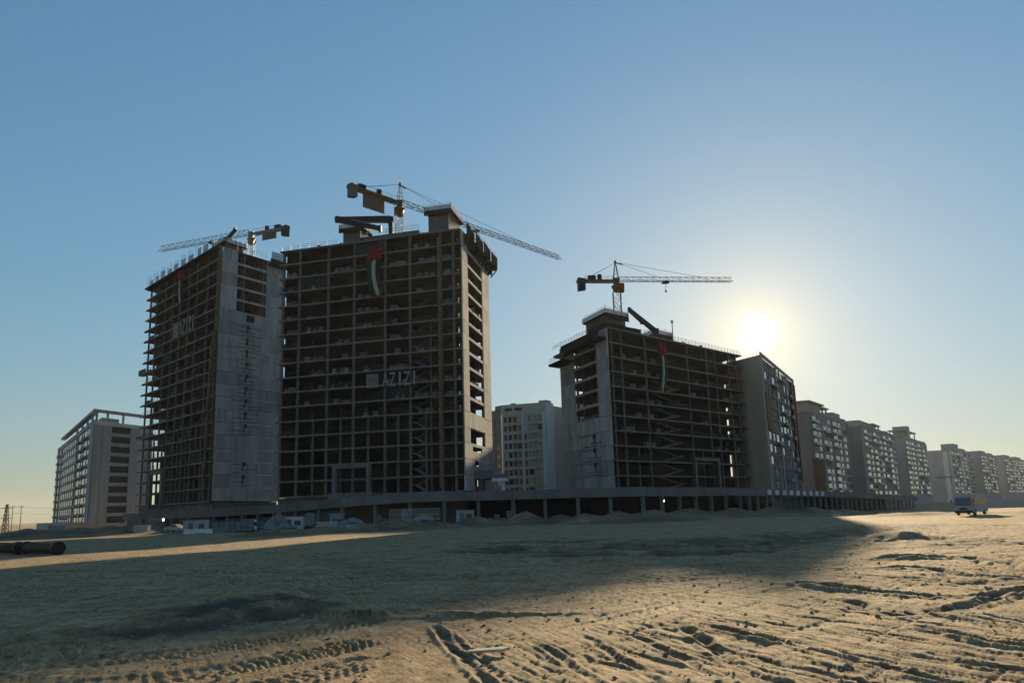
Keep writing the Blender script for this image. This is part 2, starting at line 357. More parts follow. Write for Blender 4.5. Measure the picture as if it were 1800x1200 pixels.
def streaks(az, along, across, lo, hi, dark, seed):
    mp = t.nodes.new('ShaderNodeMapping'); mp.vector_type = 'TEXTURE'; mp.inputs['Rotation'].default_value = (0, 0, R(az)); mp.inputs['Scale'].default_value = (across, along, 1); mp.inputs['Location'].default_value = (seed, seed*.7, 0)
    wob = tn(.5, 3); va = t.nodes.new('ShaderNodeVectorMath'); va.operation = 'MULTIPLY_ADD'; va.inputs[1].default_value = (.35, .35, 0); t.links.new(wob.outputs['Color'], va.inputs[0]); t.links.new(ge.outputs['Position'], va.inputs[2])
    t.links.new(va.outputs[0], mp.inputs['Vector']); n = tn(1.0, 7, .68, mp.outputs[0])
    return n, ramp(n.outputs[0], lo, hi, dark, (1, 1, 1, 1))
n1_, k1 = streaks(24, 2.6, .17, .39, .53, (.32, .27, .22, 1), 3.)  # dark dashes paint the shadows of small ridges along with crust tone
n2_, k2 = streaks(-10, 3.4, .26, .36, .54, (.50, .45, .40, 1), 11.)
n3_, k3 = streaks(80, 5.0, .55, .36, .56, (.62, .58, .53, 1), 23.)
msk = ramp(tn(.11, 3, .5).outputs[0], .44, .56, (0, 0, 0, 1), (1, 1, 1, 1)); soft = ramp(tn(.23, 4, .6).outputs[0], .36, .62, (.35, .35, .35, 1), (1, 1, 1, 1))
kk = mixc(msk.outputs[0], k1.outputs[0], k2.outputs[0]); kk = mixc(soft.outputs[0], (.93, .92, .9, 1), kk)
cc = mixc(1.0, cc, kk, 'MULTIPLY'); cc = mixc(.75, cc, mixc(1.0, cc, k3.outputs[0], 'MULTIPLY'))
an = t.nodes.new('ShaderNodeAttribute'); an.attribute_name = 'damp_shade'
cc = mixc(an.outputs['Fac'], cc, (.075, .060, .042, 1))  # wet soil tone, with the shade of rut faces painted in
t.links.new(cc, b.inputs['Base Color'])
bp = t.nodes.new('ShaderNodeBump'); bp.inputs['Strength'].default_value = .8; bp.inputs['Distance'].default_value = .034
hs = t.nodes.new('ShaderNodeMath'); hs.operation = 'MULTIPLY_ADD'; hs.inputs[1].default_value = 1.6; t.links.new(n1_.outputs[0], hs.inputs[0]); t.links.new(tn(7, 10, .78).outputs[0], hs.inputs[2])
hs2 = t.nodes.new('ShaderNodeMath'); hs2.operation = 'MULTIPLY_ADD'; hs2.inputs[1].default_value = 1.2; t.links.new(n2_.outputs[0], hs2.inputs[0]); t.links.new(hs.outputs[0], hs2.inputs[2])
t.links.new(hs2.outputs[0], bp.inputs['Height']); t.links.new(bp.outputs[0], b.inputs['Normal'])

# ------------------------------------------------------------------ towers under construction
def pallets(fr, zf, spots, label, group, base=None):
    """stacks of blocks left near the open slab edge"""
    for s, t, z in spots:
        k = random.random()
        mb = MB()
        w, d, h = .55+.35*k, .5, .55+.5*random.random()
        mb.box(-w, w, -d, d, 0, .12); mb.mi = 1
        for c in range(2):
            for q in range(2):
                mb.box(-w+q*w+.02, -w+(q+1)*w-.02, -d+.03, d-.03, .13+c*h/2, .13+(c+1)*h/2-.02)
        o = mb.build('block_pallet', [WOOD, CONC_L], None, fr.p(s, t, z)); o.rotation_euler = (0, 0, random.uniform(0, 3)); tag(o, label, 'pallet', group)
def chute(fr, pts, label):
    P = [fr.p(*p) for p in pts]; th = thing('debris_chute', label, 'chute', P[-1])
    for a, b in zip(P[:-1], P[1:]):
        n = max(1, int((b-a).length/3.4)); mb = MB()
        for k in range(n):
            mb.bar(a+(b-a)*(k/n)-P[-1], a+(b-a)*((k+.92)/n)-P[-1], .46, 10, .36)
        mb.build('chute_section', CHUTE, th)
def flag(fr, s, t, z, w, h, label):
    """long national flag hung upright: red band at the head, green, white and black stripes below"""
    base = fr.p(s, t, z-h); th = thing('hanging_flag', label, 'flag', base)
    def strip(name, a, b, z0, z1, m, bulge):
        mb = MB(); n = 16; vs = []; fs = []
        for k in range(n+1):
            f = k/n; zz = z0+(z1-z0)*f; sh = .9*math.sin((1-zz/h)*4.2)*(1-zz/h)
            for q in range(4):
                u = a+(b-a)*q/3; dep = -.35*bulge*math.sin(math.pi*(q+.5)/4)-.12*math.sin(k*1.3+q)
                v = fr.e1*(u+sh)+fr.e2*dep; vs.append((v[0], v[1], zz))
        for k in range(n):
            for q in range(3): fs.append((k*4+q, k*4+q+1, k*4+q+5, k*4+q+4))
        mb.add(vs, fs); o = mb.build(name, m, th, smooth=True)
        md = o.modifiers.new('thickness', 'SOLIDIFY'); md.thickness = .03
    strip('red_band', -w*.55, w*.55, h*.74, h, RED, 2.2)
    strip('green_stripe', w*.17, w*.5, 0, h*.74, GREENC, 1); strip('white_stripe', -w*.16, w*.16, 0, h*.74, WHITEC, 1.4); strip('black_stripe', -w*.5, -w*.17, 0, h*.74, BLACKC, 1)
def banner(fr, s_left, s_right, t, z, h, label, gap):
    """sign of big separate letters with a block of stripes before it, fixed along a slab edge (read right to left in s)"""
    W_ = s_left-s_right; base = fr.p(s_left, t, z); th = thing('lettering_sign', label, 'sign', base)
    ex = -fr.e1
    lw = h*.95
    for k in range(7):
        mb = MB(); zz = h*k/7
        q = [(a*ex[0]-fr.e2[0]*b, a*ex[1]-fr.e2[1]*b) for a, b in ((0, 0), (lw, 0), (lw, .12), (0, .12))]
        mb.hexa([(p[0], p[1], zz) for p in q]+[(p[0], p[1], zz+h/7*.62) for p in q]); mb.build('logo_stripe', SIGNW, th)
    xs = lw+gap; each = (W_-xs)/5
    for k, chx in enumerate('AZIZI'):
        cu = bpy.data.curves.new('letter', 'FONT'); cu.body = chx; cu.size = h*1.42; cu.extrude = .06; cu.resolution_u = 3; cu.offset = .0
        tmp = bpy.data.objects.new('letter', cu); COL.objects.link(tmp); bpy.context.view_layer.update()
        mm = bpy.data.meshes.new_from_object(tmp.evaluated_get(bpy.context.evaluated_depsgraph_get())); bpy.data.objects.remove(tmp)
        co = [v.co.copy() for v in mm.vertices]; mnx = min(c.x for c in co); mxx = max(c.x for c in co)
        tw = each*(.86 if chx != 'I' else .26); sc = tw/(mxx-mnx); xo = xs+each*k+(each-tw)/2
        for v, c in zip(mm.vertices, co):
            a = xo+(c.x-mnx)*sc; v.co = (a*ex[0]-fr.e2[0]*(c.z+.08), a*ex[1]-fr.e2[1]*(c.z+.08), c.y)
        mm.materials.append(SIGNW); link(bpy.data.objects.new('letter', mm), th)
    for zz in (-.12, h+.02):
        mb = MB(); q = [(a*ex[0]-fr.e2[0]*b, a*ex[1]-fr.e2[1]*b) for a, b in ((-.3, -.05), (W_+.3, -.05), (W_+.3, .02), (-.3, .02))]
        mb.hexa([(p[0], p[1], zz) for p in q]+[(p[0], p[1], zz+.1) for p in q]); mb.build('support_rail', STEEL_D, th)
def railing(fr, th, s0, s1, t0, t1, z, h=1.1, m=STEEL_D, name='guard_rail', step=1.6):
    mb = MB(); a = fr.p(s0, t0, z)-th.location; b = fr.p(s1, t1, z)-th.location; n = max(2, int((b-a).length/step))
    for k in range(n+1):
        p = a+(b-a)*k/n; hh = h*random.uniform(.9, 1.35); mb.bar(p, p+Vector((0, 0, hh)), .05)
    for q in (.5, 1.0): mb.bar(a+Vector((0, 0, h*q)), b+Vector((0, 0, h*q)), .04)
    return mb.build(name, m, th)
def stairs(fr, th, s0, s1, t0, z0, fh, n, m=CONC):
    """open concrete stair seen through the frame: two flights to a storey"""
    keys = {}
    for k in range(n):
        for half in (0, 1):
            if half not in keys:
                mb = MB(); st = 9; rise = fh/2/st; run = (s1-s0-1.6)/st; vs = []
                for q in range(st):
                    a = .8+run*q; z_ = rise*q
                    if half: a0, a1 = (s1-s0)-a-run, (s1-s0)-a
                    else: a0, a1 = a, a+run
                    tt = 1.5*half
                    P = [fr.e1*u+fr.e2*v for u, v in ((a0, tt), (a1, tt), (a1, tt+1.3), (a0, tt+1.3))]
                    mb.hexa([(p[0], p[1], z_-.28) for p in P]+[(p[0], p[1], z_+rise) for p in P])
                keys[half] = mb.mesh('stair_flight', m)
            o = bpy.data.objects.new('stair_flight', keys[half]); o.location = fr.p(s0, t0, z0+k*fh+half*fh/2)-th.location; link(o, th)
        fr.box(th, 'stair_landing', s1-.8, t0, z0+k*fh+fh/2-.2, .9, 2.9, .2, m)
        if k: fr.box(th, 'stair_landing', s0-.1, t0, z0+k*fh-.2, .9, 2.9, .2, m)
def frame_tower(name, label, fr, z0, fh, nf, cols, low_cols, low_n, rows, wall_rows, cat='tower', slab_over=.35, side_first=None):
    th = thing(name, label, cat, fr.p(fr.L1/2, fr.L2/2, z0))
    L1, L2 = fr.L1, fr.L2
    for k in range(nf+1):
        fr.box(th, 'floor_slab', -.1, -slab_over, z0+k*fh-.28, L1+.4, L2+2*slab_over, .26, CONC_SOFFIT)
        fr.box(th, 'edge_beam', -.12, -slab_over-.14, z0+k*fh-.36, L1+.42, .13, .38, CONC_L)
    for s in cols:
        for t in rows:
            if t == rows[0]:
                fr.box(th, 'column', s-.29, t, z0, .58, .5, nf*fh-.3, CONC)
            else:
                fr.box(th, 'column', s-.3, t, z0, .6, .6, nf*fh-.3, CONC)
    for s in low_cols: fr.box(th, 'column', s-.2, .06, z0, .4, .45, low_n*fh-.3, CONC)
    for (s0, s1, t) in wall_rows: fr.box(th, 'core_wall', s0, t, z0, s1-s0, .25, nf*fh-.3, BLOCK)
    return th
def fit_out(fr, th, z0, fh, nf, cols, p_prop, p_net, first=0):
    meshes = []
    for v in range(4):
        mb = MB()
        for q in range(7):
            a = (q+random.uniform(.2, .8))/7*5.2-2.6; b = random.uniform(0, 2.5); v_ = fr.e1*a+fr.e2*b; w_ = fr.e1*.05; 
            mb.bar((v_[0], v_[1], 0), (v_[0], v_[1], fh-.5), .05)
        for b in (0, 2.2):
            a0 = fr.e1*-2.7+fr.e2*b; a1 = fr.e1*2.7+fr.e2*b; mb.bar((a0[0], a0[1], fh-.62), (a1[0], a1[1], fh-.62), .09); mb.bar((a0[0], a0[1], fh*.5), (a1[0], a1[1], fh*.5), .035)
        meshes.append(mb.mesh('shoring_props', STEEL_D))
    for k in range(first, nf):
        for a, b in zip(cols[:-1], cols[1:]):
            lo, hi = min(a, b), max(a, b); u = random.random()
            if u < p_prop*(2.2 if k > nf-4 else 1):
                o = bpy.data.objects.new('shoring_props', random.choice(meshes)); o.location = fr.p((lo+hi)/2, random.uniform(.7, 1.6), z0+k*fh)-th.location; link(o, th)
            elif u > 1-p_net: fr.box(th, 'debris_net', lo+.4, -.02, z0+k*fh+.06, hi-lo-.8, .04, random.choice((1.1, 1.1, fh-.6)), NETG)
        if random.random() < .7 and k: railing(fr, th, .5, fr.L1-.5, -.25, -.25, z0+k*fh, 1.0, STEEL_D, 'edge_rail', 2.6)
def side_wall(fr, th, z0, fh, nf, piers, solid, openings, slots, joint=.11, far=None):
    """the concrete end wall: storey-high panels with recessed joints; openings where the frame is still open"""
    t0, t1 = 0., fr.L2
    for k in range(nf):
        z = z0+k*fh
        if k in solid:
            spans = [(t0, t1)]
            if k in slots:
                a = slots[k]; spans = [(t0, a[0]), (a[0]+a[1], t1)]
                fr.box(th, 'wall_panel', -.42, a[0], z, .30, a[1], fh-a[2], random.choice(CONC_W))
                if len(a) > 3: fr.box(th, 'wall_panel', -.42, a[0]+a[1]*.45, z+fh-a[2]-.0, .30, a[1]*.55, a[2]*.5, random.choice(CONC_W))
            for a, b in spans: fr.box(th, 'wall_panel', -.42, a, z, .30, b-a, fh-joint, random.choice(CONC_W))
        else:
            for a, b in piers: fr.box(th, 'wall_pier', -.42, a, z, .30, b-a, fh-joint*.5, random.choice(CONC_W))
            for a, b in openings:
                fr.box(th, 'edge_beam', -.36, a, z-.5, .24, b-a, .62, random.choice(CONC_W))

def cols_px(fr, xs): return [min(max(fr.s_at(x), .4), fr.L1-.4) for x in xs]
DECK = 6.2
# --- middle tower
fC = Frame(atz(808, 402, 64.8), atz(496, 443, 64.8), (-5.9, 207.5)); FH = 3.4; NC = 17; zC = 64.8-NC*FH
cC = cols_px(fC, [803, 779, 722, 676, 619, 571, 518, 488])
tC = frame_tower('concrete_tower', 'tall open concrete frame tower with red flag and stripe logo sign hanging on its face', fC, zC, FH, NC, cC,
                 cols_px(fC, [547, 596, 646, 700, 750]), 5, [.05, 8, 17, 26.5], [(6, 37.5, 10.5), (12.6, 13, 6), (1, 12, 16), (36, 45.3, 16.2)], slab_over=.4)
for k in range(NC):
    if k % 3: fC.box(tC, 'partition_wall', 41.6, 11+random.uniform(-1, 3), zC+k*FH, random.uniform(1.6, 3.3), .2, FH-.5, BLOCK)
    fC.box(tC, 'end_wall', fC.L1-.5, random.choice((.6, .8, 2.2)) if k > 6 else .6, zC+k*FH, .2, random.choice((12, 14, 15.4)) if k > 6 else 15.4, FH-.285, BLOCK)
fC.box(tC, 'foundation_wall', .2, .6, DECK-6, fC.L1-.4, fC.L2-1, zC-DECK+5.6, CONC)
for k in range(NC):
    for a, b in zip(cC[:-1], cC[1:]):
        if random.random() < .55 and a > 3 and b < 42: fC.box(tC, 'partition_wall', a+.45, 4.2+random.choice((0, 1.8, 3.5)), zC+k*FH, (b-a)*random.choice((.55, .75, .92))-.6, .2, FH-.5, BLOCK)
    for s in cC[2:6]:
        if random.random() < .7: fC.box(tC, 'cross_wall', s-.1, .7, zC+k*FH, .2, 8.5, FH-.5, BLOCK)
fit_out(fC, tC, zC, FH, NC, cC, .22, .16, 4)
openC = [(5.2, 19.5)]
solC = {4, 6}; 
side_wall(fC, tC, zC, FH, NC, [(0, 5.2), (19.5, fC.L2)], {0, 1, 2, 4}, openC, {2: (7, 9, 1.6), 1: (9, 4, 1.4), 0: (8, 10, 2.4)})
stairs(fC, tC, fC.s_at(757), fC.s_at(722), 1.0, zC, FH, 11)
for s in (fC.s_at(757),): fC.box(tC, 'column', s-.2, 1.0, zC, .4, .4, 11*FH, CONC)
# portal frame at the foot
pa, pb = fC.s_at(592), fC.s_at(652)
for s in (pa, pb): fC.box(tC, 'portal_post', s-.45, -2.0, zC-.8, .9, 1.4, 6.4, CONC_L)
fC.box(tC, 'portal_beam', pb-.45, -2.02, zC+5.62, pa-pb+.9, 1.44, .8, CONC_L)
fC.box(tC, 'portal_base', pb-1.2, -2.3, DECK-.2, pa-pb+2.4, 1.9, 1.3, CONC_L)
# cores and formwork on the roof
zR = zC+NC*FH
def roof_core(fr, th, s0, s1, t0, t1, z, h, over=.8):
    fr.box(th, 'lift_core', s0, t0, z, s1-s0, t1-t0, h, CONC)
    fr.box(th, 'core_platform', s0-over, t0-over, z+h, s1-s0+2*over, t1-t0+2*over, .25, PLY)
    fr.box(th, 'platform_skirt', s0-over, t0-over-.12, z+h-.9, s1-s0+2*over, .1, 1.14, PLY)
    for a in ((s0-over, s1+over, t0-over, t0-over), (s0-over, s0-over, t0-over, t1+over), (s1+over, s1+over, t0-over, t1+over)):
        railing(fr, th, a[0], a[1], a[2], a[3], z+h+.25, 1.3, STEEL_G)
        fr.box(th, 'edge_screen', a[0], a[2], z+h+.26, max(a[1]-a[0], .05), max(a[3]-a[2], .05), 1.0, MESHP)
roof_core(fC, tC, fC.s_at(622), fC.s_at(590), 2.5, 8, zR+.05, 4.2)
roof_core(fC, tC, 3.2, fC.s_at(753), 2.0, 12, zR+.05, 5.4)
fC.box(tC, 'roof_upstand', fC.s_at(738), .8, zR+.0, fC.s_at(628)-fC.s_at(738), 12, 1.3, CONC)
railing(fC, tC, fC.s_at(738), fC.s_at(628), .8, .8, zR+1.3, 1.2, STEEL_D)
railing(fC, tC, fC.s_at(585), fC.L1, 0, 0, zR+.1, 1.1, STEEL_G, step=2.2)
for k in range(8):
    a = 1.5+k*3.6; b = a+3.75; zz = .75-.05*k+random.uniform(-.2, .2); dp_ = 1.25+.13*k+random.uniform(-.1, .2); hp = random.uniform(2.2, 2.8)
    fC.box(tC, 'formwork_table', -dp_, a, zR+zz-2.0, dp_-.6, b-a-.05, .5, PLY)
    fC.box(tC, 'formwork_panel', -dp_-.1, a, zR+zz-1.5, .12, b-a-.1, hp, PLY)
    railing(fC, tC, -dp_, -dp_, a, b, zR+zz-1.5+hp, .8, STEEL_D)
    for q in (a+.6, b-.6):
        mb = MB(); mb.bar(fC.p(-dp_, q, zR+zz-2.0)-tC.location, fC.p(-.4, q, zR+zz-3.9)-tC.location, .16); mb.build('bracket', PLY, tC)
    fC.box(tC, 'formwork_panel', -.75, a, zR+zz-3.4, .12, b-a-.1, 1.5, PLY)
for q in range(26):
    s = random.uniform(13, 40); t = random.uniform(.6, 8)
    fC.box(tC, 'starter_bars', s, t, zR, random.choice((.3, .9, .08)), .3, random.uniform(.5, 1.6), STEEL_D)
sp = []
for k in range(5, NC):
    for a, b in zip(cC[:-1], cC[1:]):
        if random.random() < .62:
            n = random.randint(2, 5)
            for q in range(n): sp.append((a+1+(b-a-2)*(q+random.uniform(.1, .6))/n, random.uniform(.3, .8), zC+k*FH-.0))
random.shuffle(sp)
pallets(fC, 0, sp[:120], 'small pallet of pale blocks at an open slab edge of the red-flagged tower', 'block pallets on the middle tower slabs')
sp = [(random.uniform(.2, 1.2), random.uniform(6, 18.5), zC+k*FH) for k in range(5, NC-1) for q in range(2)]
pallets(fC, 0, sp, 'small pallet of pale blocks in an opening of the sunlit end wall', 'block pallets in the sunlit end wall')
flag(fC, fC.s_at(661), -1.0, aty(661, 433, 185)[2], 3.4, 11.5, 'long upright flag with red head hanging on the tower with the stripe logo sign')
banner(fC, fC.s_at(645), fC.s_at(738), -.75, aty(690, 676, 183)[2], 3.1, 'big white AZIZI lettering with striped block, fixed on the face of the flagged tower', .9)
chute(fC, [(fC.s_at(779), -1.0, zR-2), (fC.s_at(779), -1.0, zC+.5)], 'straight ochre debris chute beside an open stair on the face of the tower')
# --- left tower
NB = 20; zB = 75-NB*FH
fB = Frame(atz(390, 433, 75), atz(262, 510, 75), (-66.6, 239.5))
cB = cols_px(fB, [381, 364, 347, 327, 312, 297, 284, 270, 254, 243])
tB = frame_tower('concrete_tower', 'tallest open concrete tower, with blank slotted end wall and pale lattice crane on top', fB, zB, FH, NB, cB,
                 cols_px(fB, [355, 337, 320, 305, 291, 277, 262]), 6, [.05, 8, 15, 21.5], [(3, 55, 8.5), (6, 50, 14), (44, 56.5, 12)], slab_over=.5)
fB.box(tB, 'foundation_wall', .2, .6, DECK-8.2, fB.L1-.4, fB.L2-1, zB-DECK+7.8, CONC)
for k in range(NB):
    for a, b in zip(cB[:-1], cB[1:]):
        if random.random() < .5: fB.box(tB, 'partition_wall', a+.4, 3+random.choice((0, 2.)), zB+k*FH, (b-a)*random.choice((.6, .9))-.5, .2, FH-.5, BLOCK)
fit_out(fB, tB, zB, FH, NB, cB, .2, .22, 3)
slB = {k: (9.4, 1.3, 2.4, 1) for k in (1, 2, 5, 6, 7, 8, 9, 10, 13)}
slB[14] = (9.2, 3.0, 2.4)
slB[11] = (9.3, 1.0, 2.3); slB[12] = (9.3, 1.0, 2.3)
side_wall(fB, tB, zB, FH, NB, [(0, 5.6), (16.2, fB.L2)], set(range(15)), [(5.6, 16.2)], slB)
for k in (1, 2, 5, 6, 7, 8, 9, 10, 11, 12, 13):
    for zz in (.4, 1.3, 2.6):
        fB.box(tB, 'form_tie_rail', -.50, random.uniform(5, 8), zB+k*FH+zz, .07, random.uniform(4, 8), .2, CONC)
for k in range(14):
    fB.box(tB, 'slab_nib', fB.L1+.2, -.4, zB+(k+3)*FH-.3, 1.1, .8, .3, CONC)
zRB = zB+NB*FH
fB.box(tB, 'formwork_table', 1, -2.0, zRB-.5, fB.L1-2, 2.0, .35, PLY)
for q in range(9):
    a = 6+q*5.6
    fB.box(tB, 'edge_screen', a, -1.6+random.uniform(-.2, .4), zRB-.2, random.uniform(2.2, 3.8), .08, random.uniform(1.6, 3.2), MESHP)
    for w_ in (0, 1.6, 3.0): fB.box(tB, 'screen_post', a+w_, -1.8, zRB-.4, .1, .1, random.uniform(2.6, 4.2), STEEL_G)
roof_core(fB, tB, 1.0, 7.5, 1.5, 8, zRB+.03, 1.6)
fB.box(tB, 'formwork_panel', -2.0, 16.5, zRB-1.5, 2.4, 6.4, .3, PLY)
fB.box(tB, 'formwork_panel', -2.1, 16.5, zRB-1.2, .1, 6.4, 1.5, PLY)
fB.box(tB, 'edge_screen', -1.9, 17.0, zRB+.3, .08, 5, 2.2, MESHP)
railing(fB, tB, -1, -1, 5, 16, zRB, 1.3, STEEL_D)
pb_, pa_ = fB.s_at(268), fB.s_at(290)
for s in (pb_, pa_): fB.box(tB, 'portal_post', s-.5, -2.0, zB-1.5, 1.0, 1.3, 10, CONC_L)
fB.box(tB, 'portal_beam', pa_-.5, -2.02, zB+8.5, pb_-pa_+1, 1.34, 1.0, CONC_L)
sp = [(random.uniform(3, 52), random.uniform(.3, .9), zB+k*FH) for k in range(5, NB) for q in range(3)]
pallets(fB, 0, sp, 'small pallet of blocks at an open slab edge of the tallest tower', 'block pallets on the tallest tower slabs')
flag(fB, fB.s_at(306), -1.6, zRB-1.5, 3.2, 10, 'long upright flag hanging from the roof edge of the tallest tower')
banner(fB, fB.s_at(292), fB.s_at(331), -.8, zB+14*FH+.1, 4.4, 'white AZIZI lettering along a slab edge of the tallest tower', .7)
chute(fB, [(fB.s_at(377), -1.2, zRB-1), (fB.s_at(375), -1.2, zB+13.2*FH), (fB.s_at(368), -1.5, zB+12*FH), (fB.s_at(362), -1.5, zB+1)], 'kinked ochre debris chute beside the blank end wall of the tallest tower')
def loading_platform(fr, s, t, z, ln, label, thick):
    base = fr.p(s, t, z); th = thing('loading_platform', label, 'platform', base); d = fr.e1
    n = -fr.e2
    def q(a, b, c): v = d*a+n*b; return (v[0], v[1], c)
    mb = MB(); mb.hexa([q(-3, -1, 0), q(ln, -1, 0), q(ln, 1, 0), q(-3, 1, 0), q(-3, -1, .3), q(ln, -1, .3), q(ln, 1, .3), q(-3, 1, .3)]); mb.build('platform_deck', STEEL_D, th)
    for sg in (-1, 1):
        mb = MB(); mb.hexa([q(-.5, sg-.05, .3), q(ln, sg-.05, .3), q(ln, sg+.05, .3), q(-.5, sg+.05, .3), q(-.5, sg-.05, thick), q(ln, sg-.05, thick), q(ln, sg+.05, thick), q(-.5, sg+.05, thick)]); mb.build('side_panel', STEEL_D, th)
    mb = MB(); mb.hexa([q(ln-.1, -1, .3), q(ln, -1, .3), q(ln, 1, .3), q(ln-.1, 1, .3), q(ln-.1, -1, thick), q(ln, -1, thick), q(ln, 1, thick), q(ln-.1, 1, thick)]); mb.build('end_gate', STEEL_D, th)
z1 = aty(240, 660, 262)[2]; z2 = aty(240, 778, 262)[2]
loading_platform(fB, fB.L1, 1.2, zB+round((z1-zB)/FH)*FH+.03, 6.0, 'black cantilevered loading platform sticking out high on the tallest tower', 1.7)
loading_platform(fB, fB.L1, 1.2, zB+round((z2-zB)/FH)*FH+.03, 4.6, 'thin black loading platform sticking out in front of the white hotel block', .8)
# --- right tower
NF = 11; zF = 42.7-10.6*FH; FHF = (42.7-DECK)/NF; zF = DECK
fF = Frame(atz(1068, 575, 42.7), atz(1300, 625, 42.7), (12.4, 213.5))
cF = cols_px(fF, [1090, 1107, 1150, 1226, 1260, 1276, 1300, 1313])
tF = frame_tower('concrete_tower', 'lower open concrete tower under the short yellow crane, with slotted end wall', fF, zF, FHF, NF, cF,
                 cols_px(fF, [1129, 1243]), 3, [.05, 8, 16, 25], [(5, 22, 7), (30, 58, 7), (12, 50, 13), (24, 29, 4), (48, 59.3, 14.5)], slab_over=.5)
for k in range(NF):
    for a, b in zip(cF[:-1], cF[1:]):
        if random.random() < .55: fF.box(tF, 'partition_wall', a+.4, 3.2+random.choice((0, 1.8)), zF+k*FHF, (b-a)*random.choice((.6, .9))-.5, .2, FHF-.5, BLOCK)
fit_out(fF, tF, zF, FHF, NF, cF, .25, .14, 2)
slF = {k: (8.6, 1.5, 2.3, 1) for k in (1, 2, 3)}
side_wall(fF, tF, zF, FHF, NF, [(0, 6), (19, fF.L2)], {0, 1, 2, 3, 4}, [(6, 19)], slF)
for k in (1, 2, 3):
    for zz in (.3, .9, 2.8):
        fF.box(tF, 'form_tie_rail', -.50, random.uniform(5, 8), zF+k*FHF+zz, .07, random.uniform(6, 10), .2, CONC)
stairs(fF, tF, fF.s_at(1165), fF.s_at(1212), 1.0, zF, FHF, 8)
pa, pb = fF.s_at(1221), fF.s_at(1262)
for s in (pa, pb): fF.box(tF, 'portal_post', s-.45, -2.0, DECK-.2, .9, 1.4, 7.2, CONC_L)
fF.box(tF, 'portal_beam', pa-.45, -2.02, DECK+7.02, pb-pa+.9, 1.44, .8, CONC_L)
zRF = zF+NF*FHF
roof_core(fF, tF, 1.0, 8.5, 2, 13, zRF+.03, 3.6)
roof_core(fF, tF, fF.s_at(1188), fF.s_at(1215), 5, 13, zRF+.03, 2.2)
fF.box(tF, 'formwork_table', -3.2, .5, zRF-2.7, 2.7, fF.L2-1, .5, PLY)
fF.box(tF, 'formwork_panel', -3.3, .5, zRF-2.2, .12, fF.L2-6, 1.5, PLY)
fF.box(tF, 'formwork_table', -4.6, fF.L2-9, zRF-4.9, 4.1, 9.5, .5, PLY)
railing(fF, tF, -3.2, -3.2, .5, fF.L2-.5, zRF-.7, 1.0, STEEL_D); railing(fF, tF, -4.6, -4.6, fF.L2-9, fF.L2, zRF-4.4, 1.1, STEEL_G)
railing(fF, tF, fF.s_at(1130), fF.L1, 0, 0, zRF+.05, 1.1, STEEL_D)
fF.box(tF, 'roof_upstand', fF.s_at(1085), 1.5, zRF, fF.s_at(1150)-fF.s_at(1085), 9, 1.6, PLY)
mb = MB(); p = fF.p(fF.s_at(1208), 1.5, zRF)-tF.location; mb.bar(p, p+Vector((0, 0, 5.4)), .14); mb.bar(p+Vector((0, 0, 5.2)), p+Vector((0, 0, 5.9)), .32, 8); mb.build('roof_mast', STEEL_G, tF)
for q in range(14):
    s = random.uniform(12, 50); fF.box(tF, 'starter_bars', s, random.uniform(.6, 6), zRF, random.choice((.3, .9, .08)), .3, random.uniform(.4, 1.4), STEEL_D)
sp = [(random.choice((random.uniform(5, 20), random.uniform(33, 57))), random.uniform(.3, .8), zF+k*FHF) for k in range(3, NF-1) for q in range(6)]
pallets(fF, 0, sp, 'small pallet of pale blocks at an open slab edge of the lower tower', 'block pallets on the lower tower slabs')
pallets(fF, 0, [(random.uniform(.3, 1), random.uniform(7, 18), zF+5*FHF) for q in range(5)], 'small pallet of blocks in the lowest opening of the slotted end wall', 'block pallets in the slotted end wall')
flag(fF, fF.s_at(1175), -1.2, aty(1175, 607, 205)[2], 3.2, 12, 'long upright flag with white stripe hanging on the lower tower')

# ------------------------------------------------------------------ podium
PX = [(215, 903, 258), (285, 899, 231), (350, 896, 212), (480, 887, 192), (600, 875, 181), (720, 866, 172), (900, 861, 172), (1130, 855, 171), (1300, 857, 204), (1420, 861, 252), (1505, 865, 300), (1612, 872, 372)]
PP = [aty(*p) for p in PX]
pod = thing('podium', 'long low concrete podium with fascia and columns running under all the towers', 'podium', (0, 172, 0))
def edge_pt(f):   # f in polyline units
    k = min(int(f), len(PP)-2); return PP[k]+(PP[k+1]-PP[k])*(f-k)
def quad_part(name, a, b, off0, off1, z0a, z1a, z0b, z1b, m):
    d = np.array([b[0]-a[0], b[1]-a[1]]); d = d/np.linalg.norm(d); n = np.array([-d[1], d[0]])   # n points away from the camera
    if n[1] < 0: n = -n
    mb = MB(); c = []
    for z_a, z_b in ((z0a, z0b), (z1a, z1b)):
        c += [(a[0]+n[0]*off0, a[1]+n[1]*off0, z_a), (b[0]+n[0]*off0, b[1]+n[1]*off0, z_b), (b[0]+n[0]*off1, b[1]+n[1]*off1, z_b), (a[0]+n[0]*off1, a[1]+n[1]*off1, z_a)]
    mb.hexa([tuple(np.array(p)-np.array([0, 172, 0])) for p in c]); return mb.build(name, m, pod)
